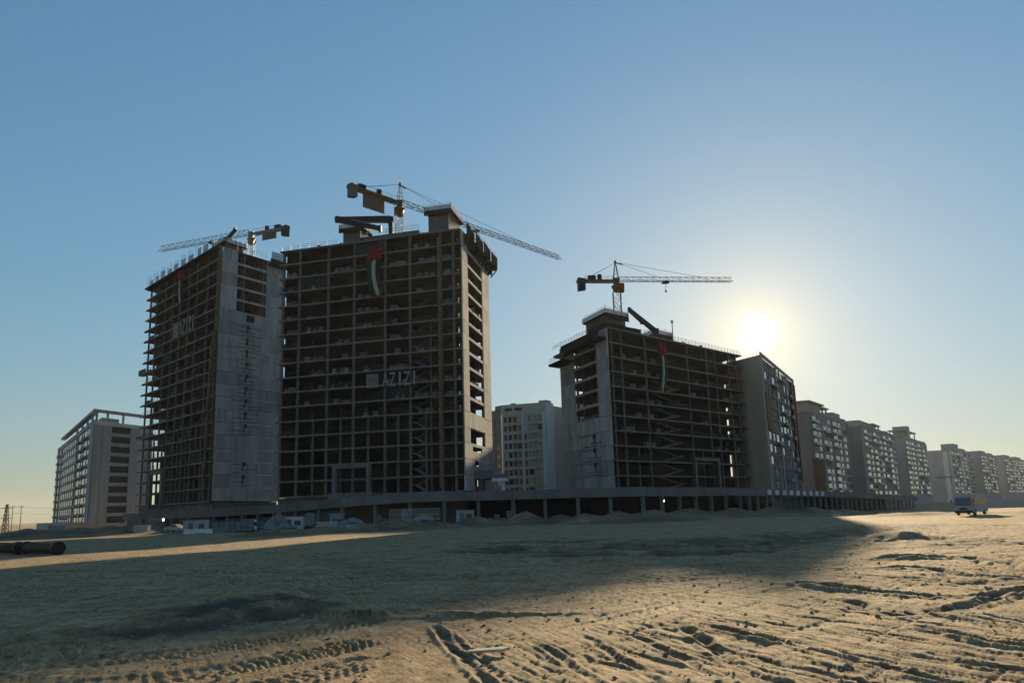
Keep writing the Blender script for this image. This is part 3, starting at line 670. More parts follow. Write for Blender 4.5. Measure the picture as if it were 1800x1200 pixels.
for k in range(len(PP)-1):
    a, b = PP[k], PP[k+1]; ln = np.hypot(*(b-a)[:2]); n = max(1, int(ln/6.2))
    for q in range(n):
        p0 = a+(b-a)*q/n; p1 = a+(b-a)*((q+1)/n-.04/ln); j = random.uniform(-.03, .03)
        quad_part('fascia_panel', p0, p1, j, .3, p0[2]-1.85, p0[2], p1[2]-1.85, p1[2], CONC if k < 4 else CONC_L)
        pm = p0
        if not (k == 0 and q == 0):
            g = -2.4; w = .34
            mb = MB(); mb.box(-w, w, -w, w, g, p0[2]-1.9)
            d = (b-a)[:2]; an_ = math.atan2(d[1], d[0]); o = mb.build('column', CONC_L, pod, (p0[0]+.15*random.random(), p0[1]+1.0-172, 0)); o.rotation_euler = (0, 0, an_)
    quad_part('deck_slab', a+(b-a)*.002, b, .32, 16, a[2]-1.2, a[2]-.55, b[2]-1.2, b[2]-.55, CONC_SOFFIT)
    quad_part('back_wall', a+(b-a)*.002, b, 13, 13.3, -2.2, a[2]-1.25, -2.2, b[2]-1.25, BLOCK)
# wide raised deck that carries the towers
mb = MB(); ring = [PP[k][:2]+np.array([0, 9.]) for k in range(1, 10)]
back = [(130, 330), (40, 330), (-40, 300), (-110, 330)]
vs = [(p[0], p[1]-172, 5.05) for p in ring]+[(x, y-172, 5.05) for x, y in back]; n = len(vs)
vs += [(p[0], p[1], 5.55 if i > 3 else 4.1) for i, p in enumerate(vs)]
mb.add(vs, [tuple(range(n)), tuple(range(2*n-1, n-1, -1))]+[((k+1) % n, k, n+k, n+(k+1) % n) for k in range(n)])
mb.build('deck_slab', CONC_SOFFIT, pod)
for x0, x1 in ((415, 440), (442, 470), (330, 372), (374, 410), (560, 590)):
    k0 = [aty(x, 900, 195) for x in (x0, x1)]
    fx = [next(PP[k]+(PP[k+1]-PP[k])*f for k in range(len(PP)-1) for f in [ (x-PX[k][0])/(PX[k+1][0]-PX[k][0]) ] if 0 <= f <= 1) for x in (x0, x1)]
    quad_part('hoarding_panel', fx[0], fx[1], 2.2, 2.3, -2., fx[0][2]-2.6, -2., fx[1][2]-2.6, TEAL)
# white kiosk-like window surrounds on the podium edge by the finished block
for q in range(9):
    f = 8.35+q*.11; p0 = edge_pt(f); p1 = edge_pt(f+.05)
    quad_part('window_surround', p0, p1, -.25, -.05, p0[2]-1.5, p0[2]-.25, p1[2]-1.5, p1[2]-.25, WHITE)
# small structures on the deck between the towers
th = thing('bridge_deck', 'short raised concrete deck with white post between the flagged tower and lower tower', 'deck', (-1, 190, DECK))
fx = Frame(aty(835, 850, 188), aty(893, 850, 188), aty(840, 850, 200))
fx.box(th, 'slab', 0, 0, 9.6, fx.L1, 10, .9, CONC_L); fx.box(th, 'pier', .6, .5, DECK-1, 1.0, 9, 4.4, CONC); fx.box(th, 'pier', fx.L1-1.5, .4, DECK-1, .7, .7, 4.4, WHITE); fx.box(th, 'beam', fx.L1-3.6, -.15, 8.9, 3.6, .5, .7, WHITE)
fx.box(th, 'parapet', 0, .02, 10.52, fx.L1-3, .2, .9, CONC_L)

# ------------------------------------------------------------------ finished buildings
def facade(th, fr, face, a0, a1, z0, fh, nf, bays, m_sp, m_pier, m_bal=None, skip=lambda k, i: False, sill=.95, wh=1.75, proud=.0, wfill=.78, blind=0.):
    """piers, storey spandrels and windows on the main ('s') or the side ('t') face; window panes sit back behind them"""
    def bx(name, u0, u1, d0, d1, z, dz, m):
        if face == 's': return fr.box(th, name, u0, -d1, z, u1-u0, d1-d0, dz, m)
        return fr.box(th, name, -d1, u0, z, d1-d0, u1-u0, dz, m)
    tot = sum(b_[0] for b_ in bays); u = a0
    for k in range(nf): bx('spandrel', a0, a1, proud, proud+.28, z0+k*fh, sill, m_sp)
    bx('spandrel', a0, a1, proud, proud+.28, z0+nf*fh, .9, m_sp)
    for i_, (w, kind) in enumerate(bays):
        ww = (a1-a0)*w/tot
        if kind == 'p': bx('pier', u, u+ww, proud, proud+.42, z0, nf*fh+.95, m_pier)
        elif kind == 'q': bx('pier', u, u+ww, proud, proud+.42, z0, nf*fh+.95, m_sp)
        for k in range(nf):
            if skip(k, i_): continue
            z = z0+k*fh; mrg = ww*(1-wfill)/2; rv = random.random()
            if blind and kind in 'wb' and rv < blind:
                bx('closed_shutter', u+mrg*.5, u+ww-mrg*.5, proud+.02, proud+.18, z+sill+.02, fh-sill-.3, m_sp if rv < blind*.6 else LOUVRE); continue
            if kind == 'w':
                bx('window', u+mrg, u+ww-mrg, proud+.02, proud+.10, z+sill+.05, fh-sill-.35, GLASS)
                if mrg > .25:
                    bx('window_jamb', u, u+mrg, proud, proud+.25, z+sill, fh-sill, m_sp); bx('window_jamb', u+ww-mrg, u+ww, proud, proud+.25, z+sill, fh-sill, m_sp)
            elif kind == 'b':
                bx('window', u+mrg, u+ww-mrg, proud+.02, proud+.10, z+sill+.05, fh-sill-.35, GLASS)
                bx('balcony_slab', u+.1, u+ww-.1, proud+.29, proud+1.5, z-.1, .2, m_sp); bx('balcony_parapet', u+.1, u+ww-.1, proud+1.5, proud+1.6, z-.1, 1.1, m_bal or WHITE)
            elif kind == 'l':
                bx('louvre', u+mrg, u+ww-mrg, proud+.02, proud+.12, z+sill*.6+.02, fh-sill*.6-.3, LOUVRE)
        u += ww
def block(name, label, fr, z0, z1, m, cat='building'):
    th = thing(name, label, cat, fr.p(fr.L1/2, fr.L2/2, z0))
    fr.box(th, 'wall', 0.03, 0.03, z0, fr.L1-.06, fr.L2-.06, z1-z0, m)
    return th
def pergola(fr, th, s0, s1, t0, t1, z, h, m, bw=.8):
    for s in (s0, (s0+s1)/2, s1-bw):
        for t in (t0, t1-bw): fr.box(th, 'roof_post', s, t, z, bw, bw, h, m)
    fr.box(th, 'roof_canopy', s0-.8, t0-.8, z+h, s1-s0+1.6, t1-t0+1.6, .6, m)
def perp(P0, P1, ln, sgn=1):
    d = np.array([P1[0]-P0[0], P1[1]-P0[1]]); d = d/np.linalg.norm(d); return np.array(P0[:2])+sgn*np.array([-d[1], d[0]])*ln
# white block far left
fA = Frame(atz(168, 724, 38.5), atz(104, 779, 38.5), (-131.5, 306.5))
tA = block('apartment_building', 'white finished block with stack of dark louvres and open roof frame', fA, -2.2, 34.4, PALE)
nfA = 10; fhA = 3.35
facade(tA, fA, 's', 0, fA.L1, 1.0, fhA, nfA, [(7, 'q'), (6, 'w'), (7, 'b'), (6, 'w'), (7, 'b'), (4, 'w'), (2.5, 'p'), (6, 'w'), (6, 'w'), (6, 'w'), (6, 'w'), (6, 'w'), (6, 'w'), (6, 'w'), (3, 'q'), (7, 'b'), (5, 'q')], PALE, GREY, PALE)
facade(tA, fA, 't', 0, fA.L2, 1.0, fhA, nfA, [(3.5, 'q'), (.9, 'p'), (4, 'q'), (9.5, 'l'), (12, 'q')], PALE, GREY, wfill=.98)
fA.box(tA, 'parapet', -.5, -.5, 34.4, fA.L1+1, .5, 1.6, PALE); fA.box(tA, 'parapet', -.5, 0.02, 34.4, .5, fA.L2+1, 1.2, WHITE)
for s in (.2, 12, 26, 42, 60): fA.box(tA, 'roof_post', s, .3, 35.0, .9, .9, 3.6, PALE)
for t in (5, 12, fA.L2-1): fA.box(tA, 'roof_post', .2, t, 35.0, .9, .9, 3.6, PALE)
fA.box(tA, 'roof_frame', -.8, -.8, 38.6, fA.L1-16, 2.4, .9, PALE); fA.box(tA, 'roof_frame', -.8, 1.62, 38.6, 2.4, fA.L2+6, .9, PALE)
fA.box(tA, 'roof_plant_room', 8, 4, 34.5, fA.L1-34, 8, 3.4, GREY)
fA.box(tA, 'podium_wall', -6, -9, -2.2, fA.L1+4, 8.6, 4.6, PALE)
for q in range(9): fA.box(tA, 'podium_window', 1+q*7.5, -9.14, -.2, 3.6, .1, 1.8, LOUVRE)
fA.box(tA, 'entrance_canopy', -4, -11, 3.4, 9, 2.2, .4, LOUVRE)
# block behind the gap
fE = Frame(aty(958, 720, 318), aty(882, 720, 324), aty(1001, 716, 335))
tE = block('apartment_building', 'finished block with close window grid in a white frame, behind the gap between towers', fE, 0, 41.2, TAN)
facade(tE, fE, 's', 0, fE.L1, 4, 3.35, 10, [(1.0, 'p'), (1.9, 'w'), (1.7, 'b'), (1.9, 'w'), (1.5, 'w'), (.5, 'p'), (1.9, 'w'), (1.7, 'b'), (1.9, 'w'), (1.5, 'w'), (.6, 'p')], BEIGE, WHITE, BEIGE, wfill=.66, blind=.2)
fE.box(tE, 'shade_wing', -48, 14, 0, 47.5, 12, 43, TAN)  # unseen wing added behind the lower tower to shade the ground strip
fE.box(tE, 'white_end_wall', -.5, 0, 0, .42, 5.5, 42, WHITE); fE.box(tE, 'attic_wall', -.3, -.45, 38.4, fE.L1+.6, 1, 3.6, BEIGE)
fE.box(tE, 'attic_opening', 9, -.6, 39.6, 3, .12, 1.0, LOUVRE); fE.box(tE, 'attic_opening', 13, -.6, 39.6, 3, .12, 1.0, LOUVRE)
fE.box(tE, 'roof_plant_room', .5, 2, 41.3, 3, 4, 1.8, GREY); fE.box(tE, 'roof_tank', 14, 3, 41.3, 1.6, 1.6, 1.6, GREY)
fE2 = Frame(aty(881, 725, 330), aty(858, 735, 335), aty(884, 725, 350))
tE2 = block('apartment_building', 'narrow dark grey block half hidden behind the sunlit end wall', fE2, 0, 41, SLATE)
fE2.box(tE2, 'parapet', 0, -.3, 41.0, fE2.L1*.45, .5, 1.6, SLATE); fE2.box(tE2, 'pier', fE2.L1*.55, -.4, 0, .5, .42, 39, GREY)
for k in range(10): fE2.box(tE2, 'window', fE2.L1*.15, -.06, 5+k*3.4, 1.6, .08, 1.5, GLASS)
# tan-walled block beside the lower tower
fG = Frame(atz(1335, 622, 42), atz(1405, 680, 42), atz(1300, 631, 42)); fG = Frame(fG.o, fG.o+fG.e1*min(fG.L1, 62), fG.o+fG.e2*15)
tG = block('apartment_building', 'grey finished block with blank tan end wall and brown panels, right beside the lower tower', fG, 0, 41.2, SLATE)
facade(tG, fG, 's', 0, fG.L1, 5.2, 3.3, 11, [(1.4, 'p'), (4, 'w'), (3.2, 'w'), (4, 'b'), (1.2, 'p'), (3.4, 'w'), (3.4, 'b'), (3.4, 'w'), (1.2, 'p'), (4, 'b'), (3.4, 'w'), (1.5, 'p')], SLATE, GREY, GREY,
       skip=lambda k, i: (i in (1, 2, 3) and k in (5, 6, 7)), blind=.45, wfill=.6)
fG.box(tG, 'end_wall', -.5, -.3, 2.5, .48, fG.L2, 39.2, TAN)
fG.box(tG, 'brown_panel', 2, -.75, 5.2+5*3.3, 7, .45, 3*3.3+.4, BROWN)
fG.box(tG, 'brown_strip', fG.L1-9, -.8, 5.2+3.1*3.3, 3, .5, 7.6*3.3, BROWN); fG.box(tG, 'brown_strip', fG.L1-2.6, -.8, 5.2+1.1*3.3, 2.4, .5, 9.6*3.3, BROWN)
fG.box(tG, 'parapet', -.5, -.45, 41.7, fG.L1+.5, .4, .8, GREY)
for q in range(5): fG.box(tG, 'roof_mast', .5+q*2.2, 1+q*2.6, 41.2, .12, .12, random.uniform(1.6, 3), STEEL_D)
# the receding row
def row_block(label, P0, P1, z0, z1, wall_len, bays, m_sp, m_pier, m_bal, m_side, roof, nf, name='apartment_building', skip=lambda k, i: False):
    fr = Frame(P0, P1, perp(P0, P1, wall_len)); th = block(name, label, fr, z0, z1, m_side)
    fh = (z1-z0-7)/nf
    facade(th, fr, 's', 0, fr.L1, z0+6, fh, nf, bays, m_sp, m_pier, m_bal, skip=skip, wfill=random.choice((.62, .7, .76)), blind=.24)
    fr.box(th, 'parapet', 0.02, -.5, z1, fr.L1*.94, .6, 1.2, m_sp)
    for (k, a, b, h, can) in roof:
        if can: pergola(fr, th, fr.L1*a, fr.L1*b, .6, min(wall_len-1, 9), z1, h, m_sp, .7)
        else: fr.box(th, 'roof_plant_room', fr.L1*a, .1, z1+.02, fr.L1*(b-a), min(wall_len-1, 9), h, m_sp)
    for q in range(7):
        u_ = random.uniform(.02, .9)*fr.L1; fr.box(th, random.choice(('roof_unit', 'roof_unit', 'water_tank')), u_, random.uniform(.6, 4), z1+.02, random.uniform(1, 2.6), random.uniform(1, 2), random.uniform(1.4, 2.8), random.choice((GREY, PALE, SLATE)))
    return fr, th
gb = [(2.5, 'p'), (5, 'b'), (4, 'w'), (1.5, 'q'), (5, 'b'), (4, 'w'), (1.6, 'p'), (6, 'b'), (4, 'w'), (1.5, 'q'), (5, 'w'), (1.5, 'p')]
fH, tH = row_block('grey-green finished block with brown corner panel, first behind the brown-striped block', atz(1420, 723, 40), atz(1488, 743, 40), -2.2, 40, 22, gb, GREY, SLATE, WHITE, SLATE,
                   [(0, .02, .3, 4.2, False), (0, .30, .50, 3.6, True), (0, .62, .82, 3.2, False)], 11)
fH.box(tH, 'brown_panel', -.3, -2.0, 3, fH.L1*.17, 1.7, 17, BROWN); fH.box(tH, 'roof_canopy', -1, -1.2, 44.3, fH.L1*.36, 9, .5, GREY)
gb2 = [(2, 'p'), (5, 'b'), (4, 'w'), (5, 'b'), (1.6, 'p'), (4, 'w'), (5, 'b'), (1.6, 'p'), (5, 'b'), (4, 'w')]
fI, tI = row_block('finished block with wide blank slate side wall, second in the receding row', atz(1512, 748, 40), atz(1572, 768, 40), -2.2, 40, 23, gb2, GREY, GREY, WHITE, SLATE,
                   [(0, .0, .28, 3.0, False), (0, .34, .55, 3.2, True), (0, .7, .8, 2, False)], 11)
fJ, tJ = row_block('finished pale grey block crowned by a roof canopy and tank, third in the receding row', atz(1588, 770, 40), atz(1628, 781, 40), -2.2, 40, 26, gb2, PALE, GREY, WHITE, PALE,
                   [(0, .05, .55, 5.4, True), (0, .2, .3, 9, False)], 11)
fK, tK = row_block('hazy finished block with broad plain grey end wall and pale corner strip', atz(1668, 790, 38), atz(1708, 797, 38), -2.2, 38, 34, gb2, PALE, WHITE, WHITE, PALE,
                   [(0, .2, .4, 5.5, False), (0, .45, .7, 2.6, False)], 11)
fK.box(tK, 'pale_strip', -.5, 1.5, -2, .45, 3.5, 38.5, WHITE); fK.box(tK, 'ledge', -1.6, -1, 17, 1.6, 12, .7, SLATE)
fL, tL = row_block('far hazy block with stepped roof between the plain-walled block and the last block', atz(1722, 797, 38), atz(1750, 803, 38), -2.2, 38, 22, gb2, PALE, GREY, WHITE, PALE, [(0, .1, .35, 3, False), (0, .55, .8, 2.4, False)], 11)
fM, tM = row_block('last and faintest block of the receding row', atz(1764, 804, 38), atz(1812, 812, 38), -2.2, 38, 26, gb2+gb2[1:], PALE, GREY, WHITE, PALE, [(0, .05, .2, 3, False), (0, .4, .6, 3, False)], 11)
# boundary wall at the far right
wa, wb = aty(1690, 872, 330), aty(1830, 872, 330)
fW = Frame((wa[0], wa[1]), (wb[0], wb[1]), perp(wa, wb, 4)); th = thing('boundary_wall', 'low pale boundary wall in the dust behind the bus', 'wall', (float(wa[0]), float(wa[1]), -2.1))
for q in range(int(fW.L1/5)): fW.box(th, 'wall_panel', q*5, 0, -2.1, 4.9, .25, 3.0, PALE); fW.box(th, 'wall_post', q*5-.15, -.1, -2.1, .3, .45, 3.3, PALE)

# ------------------------------------------------------------------ tower cranes
def lattice(mb, a, b, w, h, n, r, tri=False):
    """lattice girder from a to b: chords and zigzag lacing, w wide and h high"""
    a = Vector(a); b = Vector(b); d = (b-a).normalized(); up = Vector((0, 0, 1)) if abs(d.z) < .9 else Vector((1, 0, 0))
    sx = d.cross(up).normalized(); up = sx.cross(d).normalized()
    if tri: C_ = [sx*(-w/2), sx*(w/2), up*h]
    else: C_ = [sx*(-w/2)-up*(h/2), sx*(w/2)-up*(h/2), sx*(w/2)+up*(h/2), sx*(-w/2)+up*(h/2)]
    for c in C_: mb.bar(a+c, b+c, r)
    m = len(C_)
    for k in range(n):
        p = a+(b-a)*(k/n); q = a+(b-a)*((k+1)/n)
        for i_ in range(m):
            c0, c1_ = C_[i_], C_[(i_+1) % m]
            if k % 2: mb.bar(p+c0, q+c1_, r*.62)
            else: mb.bar(p+c1_, q+c0, r*.62)
            mb.bar(p+c0, p+c1_, r*.55)
def crane(label, x, y, zbase, zj, tip, cend, apex, m, mcw, board=None, mast_w=1.8, jib_h=1.4, group=None, tri=True, cabside=1):
    th = thing('tower_crane', label, 'crane', (x, y, zbase), group)
    O = Vector((x, y, zbase)); J = Vector((0, 0, zj-zbase)); d = Vector((tip[0]-x, tip[1]-y, 0)); jl = d.length; d.normalize(); cl = math.hypot(cend[0]-x, cend[1]-y); sx = Vector((-d.y, d.x, 0))
    mb = MB(); lattice(mb, (0, 0, 0), J-Vector((0, 0, 2.6)), mast_w, mast_w, max(3, int((zj-zbase-2.6)/1.7)), .10); mb.build('mast', m, th)
    mb = MB(); mb.bar(J-Vector((0, 0, 2.7)), J-Vector((0, 0, 1.6)), mast_w*.42, 8, mast_w*.62); mb.bar(J-Vector((0, 0, 1.6)), J-Vector((0, 0, 1.2)), mast_w*.68, 10); mb.bar(J-Vector((0, 0, 1.2)), J-Vector((0, 0, .4)), mast_w*.5, 4); mb.bar(J-Vector((0, 0, .4)), J+Vector((0, 0, .7)), mast_w*.6, 4); mb.build('slewing_unit', m, th)
    def obox(name, c, ld, lw, lh, mm, par=th):
        mb = MB(); P = []
        for z_ in (-lh/2, lh/2):
            for a, b_ in ((-ld/2, -lw/2), (ld/2, -lw/2), (ld/2, lw/2), (-ld/2, lw/2)): P.append(c+d*a+sx*b_+Vector((0, 0, z_)))
        mb.hexa(P); return mb.build(name, mm, par)
    cab = obox('cab', J+d*1.4+sx*cabside*1.9+Vector((0, 0, -1.2)), 1.8, 1.4, 2.2, m); obox('cab_window', J+d*2.33+sx*cabside*1.9+Vector((0, 0, -.9)), .05, 1.2, 1.2, GLASS, cab)
    mb = MB(); lattice(mb, J+d*1.0, J+d*jl, 1.3, jib_h, max(8, int(jl/1.7)), .075, tri=tri); mb.build('jib', m, th)
    mb = MB(); lattice(mb, J-d*.8-Vector((0, 0, .1)), J-d*cl-Vector((0, 0, .1)), 1.4, .5, 7, .11); mb.box(0, 0, 0, 0, 0, 0); 
    for q in (-.6, .6): mb.bar(J-d*.8+sx*q, J-d*cl+sx*q, .2)
    mb.build('counter_jib', m, th)
    railm = MB()
    for q in (-.75, .75):
        railm.bar(J-d*1+sx*q+Vector((0, 0, 1.1)), J-d*(cl-2)+sx*q+Vector((0, 0, 1.1)), .035)
        for k in range(6): c = J-d*(1+(cl-3)*k/5)+sx*q; railm.bar(c, c+Vector((0, 0, 1.1)), .035)
    railm.build('walkway_rail', STEEL_D, th)
    for q in range(3): obox('counterweight', J-d*(cl-.55-q*.62)+Vector((0, 0, -.9)), .55, 1.5, 3.2-.2*q, mcw)
    obox('hoist_winch', J-d*(cl-3.8)+Vector((0, 0, .75)), 1.8, 1.2, 1.1, STEEL_D); obox('control_cabinet', J-d*(cl*.42)+Vector((0, 0, .9)), .9, .8, 1.5, STEEL_D)
    if apex > 1.5:
        A = J+Vector((0, 0, apex)); mb = MB()
        for a in (d*.7+sx*.6, d*.7-sx*.6, -d*.7+sx*.6, -d*.7-sx*.6): mb.bar(J+a, A+a*.12, .085)
        for k in range(1, 5):
            f = k/5; g = (k+1)/5
            for a, b_ in ((d*.7+sx*.6, d*.7-sx*.6), (-d*.7+sx*.6, -d*.7-sx*.6), (d*.7+sx*.6, -d*.7+sx*.6)): mb.bar(J.lerp(A, f)+a*(1-f*.88), J.lerp(A, f)+b_*(1-f*.88), .05)
        mb.bar(A-Vector((0, 0, .3)), A+Vector((0, 0, .5)), .28, 6); mb.bar(A, A+d*1.8-Vector((0, 0, .5)), .16)
        mb.build('tower_top', m, th)
        for f in (.36, .74):
            mb = MB(); mb.bar(A+d*.4, J+d*jl*f+Vector((0, 0, jib_h)), .045); mb.build('tie_rod', STEEL_D, th)
        mb = MB(); mb.bar(A, J-d*(cl-1.5)+sx*.4, .045); mb.bar(A, J-d*(cl-1.5)-sx*.4, .045); mb.build('tie_rod', STEEL_D, th)
    tr = obox('trolley', J+d*jl*.42+Vector((0, 0, -.3)), 1.6, 1.3, .45, STEEL_D)
    hk = J+d*jl*.42-Vector((0, 0, 2.2)); mb = MB(); mb.bar(J+d*jl*.42+sx*.25, hk+sx*.1, .03); mb.bar(J+d*jl*.42-sx*.25, hk-sx*.1, .03); mb.bar(hk, hk-Vector((0, 0, .6)), .22, 6); mb.build('hook_block', STEEL_D, tr)
    if board:
        a, b_, z_, h_ = board; obox('sign_board', J-d*(a+b_)/2+Vector((0, 0, z_-h_/2))+sx*0, b_-a, .12, h_, BOARD_T)
    return th
S = aty(703, 358, 192)
crane('yellow hammerhead crane with tan board under its counter-jib, on the flagged tower', S[0], S[1], zR, S[2], atz(985, 456, S[2]), atz(614, 326, S[2]), 4.8, CRANE_Y, CONC, board=(5.0, 11.5, -.5, 3.4), jib_h=1.2)
S = aty(442, 412, 235)
crane('pale lattice flat-top crane on the tallest tower', S[0], S[1], zRB-.2, S[2], atz(281, 442, S[2]), atz(508, 400, S[2]), 0, CRANE_P, STEEL_D, board=(4.0, 9.0, -.5, 2.0), jib_h=1.7, cabside=-1)
S = aty(1083, 494, 200)
crane('short yellow crane with level jib pointing toward the sun, on the lower tower', S[0], S[1], zRF, S[2], atz(1287, 495, S[2]), atz(1014, 493, S[2]), 4.7, CRANE_Y, STEEL_D, jib_h=1.1)
# concrete placing booms: folded black arms on a pedestal
def boom(label, base, pts, w):
    th = thing('placing_boom', label, 'boom', base); B = Vector(tuple(map(float, base)))
    mb = MB(); p0 = Vector(tuple(map(float, pts[0])))-B; mb.bar((0, 0, 0), p0, .55, 8); mb.bar(p0-Vector((0, 0, .5)), p0+Vector((0, 0, .6)), .9, 8); mb.build('pedestal', STEEL_D, th)
    for k, (a, b_) in enumerate(zip(pts[:-1], pts[1:])):
        a = Vector(tuple(map(float, a)))-B; b_ = Vector(tuple(map(float, b_)))-B
        mb = MB(); mb.bar(a, b_, w*(1-.18*k), 4, w*(.75-.18*k)); mb.build('boom_arm', STEEL_D, th)
        mb = MB(); mb.bar(a+Vector((0, 0, w*.9)), b_+Vector((0, 0, w*.6)), .12, 6); mb.build('delivery_pipe', STEEL_G, th)
        mb = MB(); mb.bar(b_+Vector((-.35, 0, 0)), b_+Vector((.35, 0, 0)), w*.8, 8); mb.build('boom_joint', STEEL_D, th)
q0 = aty(688, 400, 190); q0[2] = zR
boom('black folded concrete boom lying across the roof of the flagged tower', q0, [aty(686, 386, 190), aty(592, 386, 187), aty(668, 402, 188)], 1.0)
q0 = aty(388, 440, 224); q0[2] = zRB
boom('short black concrete boom tilted over the corner of the tallest tower', q0, [aty(390, 432, 225), aty(413, 404, 228), aty(398, 420, 227)], .75)
q0 = aty(1152, 590, 205); q0[2] = zRF
boom('slanting dark concrete boom beside the short yellow crane mast', q0, [aty(1152, 582, 205), aty(1106, 544, 203), aty(1128, 566, 204)], .75)

# ------------------------------------------------------------------ vehicles, pipes, site clutter
def wheel(th, x, y, z, r, w):
    mb = MB(); mb.bar((x-w/2, y, z), (x+w/2, y, z), r, 16); o = mb.build('wheel', RUBBER, th)
    mb = MB(); mb.bar((x-w/2-.02, y, z), (x+w/2+.02, y, z), r*.55, 12); mb.build('rim', STEEL_G, o)
def bus(x, y, rz, label):
    z = gz(x, y)+.03; th = thing('minibus', label, 'bus', (x, y, z), rz=rz)      # local: front at -y
    w, l, h = 1.2, 7.6, 2.95
    mb = MB(); mb.prism([(-l/2, .45), (-l/2-.05, 1.2), (-l/2+.12, 1.35), (-l/2+.35, h-.25), (-l/2+.7, h), (l/2-.3, h), (l/2, h-.25), (l/2, .45)], -w, w)
    o = mb.build('body', PALE, th); md = o.modifiers.new('bevel', 'BEVEL'); md.width = .14; md.segments = 3
    mb = MB(); mb.hexa([(-w+.12, -l/2+.06, 1.4), (w-.12, -l/2+.06, 1.4), (w-.12, -l/2+.2, 1.4), (-w+.12, -l/2+.2, 1.4), (-w+.12, -l/2+.27, h-.42), (w-.12, -l/2+.27, h-.42), (w-.12, -l/2+.4, h-.42), (-w+.12, -l/2+.4, h-.42)]); mb.build('windscreen', GLASS, th)
    for sx_ in (-1, 1):
        for k in range(5):
            mb = MB(); y0 = -l/2+.75+k*1.3; mb.box(sx_*w-.02, sx_*w+.02, y0, y0+1.15, 1.5, h-.55); mb.build('side_window', GLASS, th)
        for yy in (-l/2+1.2, l/2-1.7): wheel(th, sx_*(w-.1), yy, .42, .42, .28)
        mb = MB(); mb.bar((sx_*(w-.3), -l/2-.10, .95), (sx_*(w-.3), -l/2+.1, .95), .16, 10); mb.build('headlight', STEEL_G, th)
        mb = MB(); mb.bar((sx_*w, -l/2+.2, 2.3), (sx_*(w+.3), -l/2-.1, 2.25), .03); mb.box(sx_*(w+.3)-.08, sx_*(w+.3)+.08, -l/2-.16, -l/2-.08, 1.85, 2.3); mb.build('mirror', STEEL_D, th)
    mb = MB(); mb.box(-w-.02, w+.02, -l/2-.16, -l/2+.1, .35, .7); mb.build('bumper', STEEL_D, th)
    mb = MB(); mb.box(-.5, .5, -l/2-.09, -l/2, .8, 1.1); mb.build('grille', STEEL_D, th)
def car(x, y, rz, label, m=CARW, pick=False, z=None, group=None):
    z = (gz(x, y) if z is None else z)+.02; th = thing('pickup_truck' if pick else 'parked_car', label, 'car', (x, y, z), group, rz)
    w = .88
    prof = [(-2.3, .35), (-2.35, .8), (-1.3, .98), (-.6, 1.55), (.55, 1.58), (.95, 1.0), (2.4, 1.0), (2.45, .4)] if pick else [(-2.2, .3), (-2.25, .75), (-1.1, .95), (-.4, 1.5), (1.2, 1.52), (2.1, 1.0), (2.2, .35)]
    mb = MB(); mb.prism(prof, -w, w); o = mb.build('body', m, th); md = o.modifiers.new('bevel', 'BEVEL'); md.width = .07; md.segments = 2
    for sx_ in (-1, 1):
        mb = MB(); mb.prism([(-.95, 1.02), (-.5, 1.45), (.5, 1.48), (.75, 1.02)], sx_*w-.012, sx_*w+.012); mb.build('side_window', GLASS, th)
        for yy in (-1.45, 1.45): wheel(th, sx_*(w-.08), yy, .34, .34, .22)
    mb = MB(); mb.hexa([(-.74, -1.2, 1.01), (.74, -1.2, 1.01), (.74, -1.16, 1.0), (-.74, -1.16, 1.0), (-.68, -.64, 1.47), (.68, -.64, 1.47), (.68, -.60, 1.46), (-.68, -.60, 1.46)]); mb.build('windscreen', GLASS, th)
    return th
bp_ = atz(1716, 906, 0); bus(bp_[0], bp_[1]+1, math.atan2(bp_[0], -bp_[1])*0+R(-44), 'pale minibus driving over the sand toward the shaded mounds')
for k, (x, yy, rz_, lb_) in enumerate(((60, 240, 80, 'white car parked on open ground near the lattice pylon, by the white block'), (26, 260, 95, 'white car parked close behind the lattice pylon'), (80, 262, 60, 'white pickup parked at the foot of the white block'))):
    q = aty(x, 925, yy); car(q[0], q[1], R(rz_), lb_, pick=(k == 2))
# big steel pipes with end collars
def pipe(px0, px1, Y0, Y1, rad, label):
    a = aty(px0, 970, Y0); b_ = aty(px1, 970, Y1); za = gz(a[0], a[1])+rad*.95; zb = gz(b_[0], b_[1])+rad*.95
    th = thing('steel_pipe', label, 'pipe', (float(a[0]+b_[0])/2, float(a[1]+b_[1])/2, (za+zb)/2-rad)); B = th.location
    A = Vector((a[0], a[1], za))-B; C_ = Vector((b_[0], b_[1], zb))-B; d = (C_-A).normalized()
    mb = MB(); mb.bar(A, C_, rad*.82, 20); mb.build('pipe_barrel', mat('rusty_pipe', (.07, .05, .035), .8, .4, 1.2), th, smooth=False)
    for p, q in ((A, 1), (C_, -1)):
        mb = MB(); n = 20; x_ = d.orthogonal().normalized(); y_ = d.cross(x_); vs = []
        for off, rr_ in ((-.12, rad), (.55, rad), (.55, rad*.62), (-.12, rad*.62)):
            for k in range(n): an_ = 2*math.pi*k/n; vs.append(p+d*q*off+x_*math.cos(an_)*rr_+y_*math.sin(an_)*rr_)
        fs = [(r_*n+k, r_*n+(k+1) % n, ((r_+1) % 4)*n+(k+1) % n, ((r_+1) % 4)*n+k) for r_ in range(4) for k in range(n)]
        mb.add(vs, fs); mb.build('end_collar', STEEL_D, th)
pipe(44, 102, 84, 79, .62, 'dark rusty pipe with black end collars lying on the shaded sand')
pipe(-70, 34, 90, 84, .62, 'black pipe lying behind the collared pipe and running on out of sight')
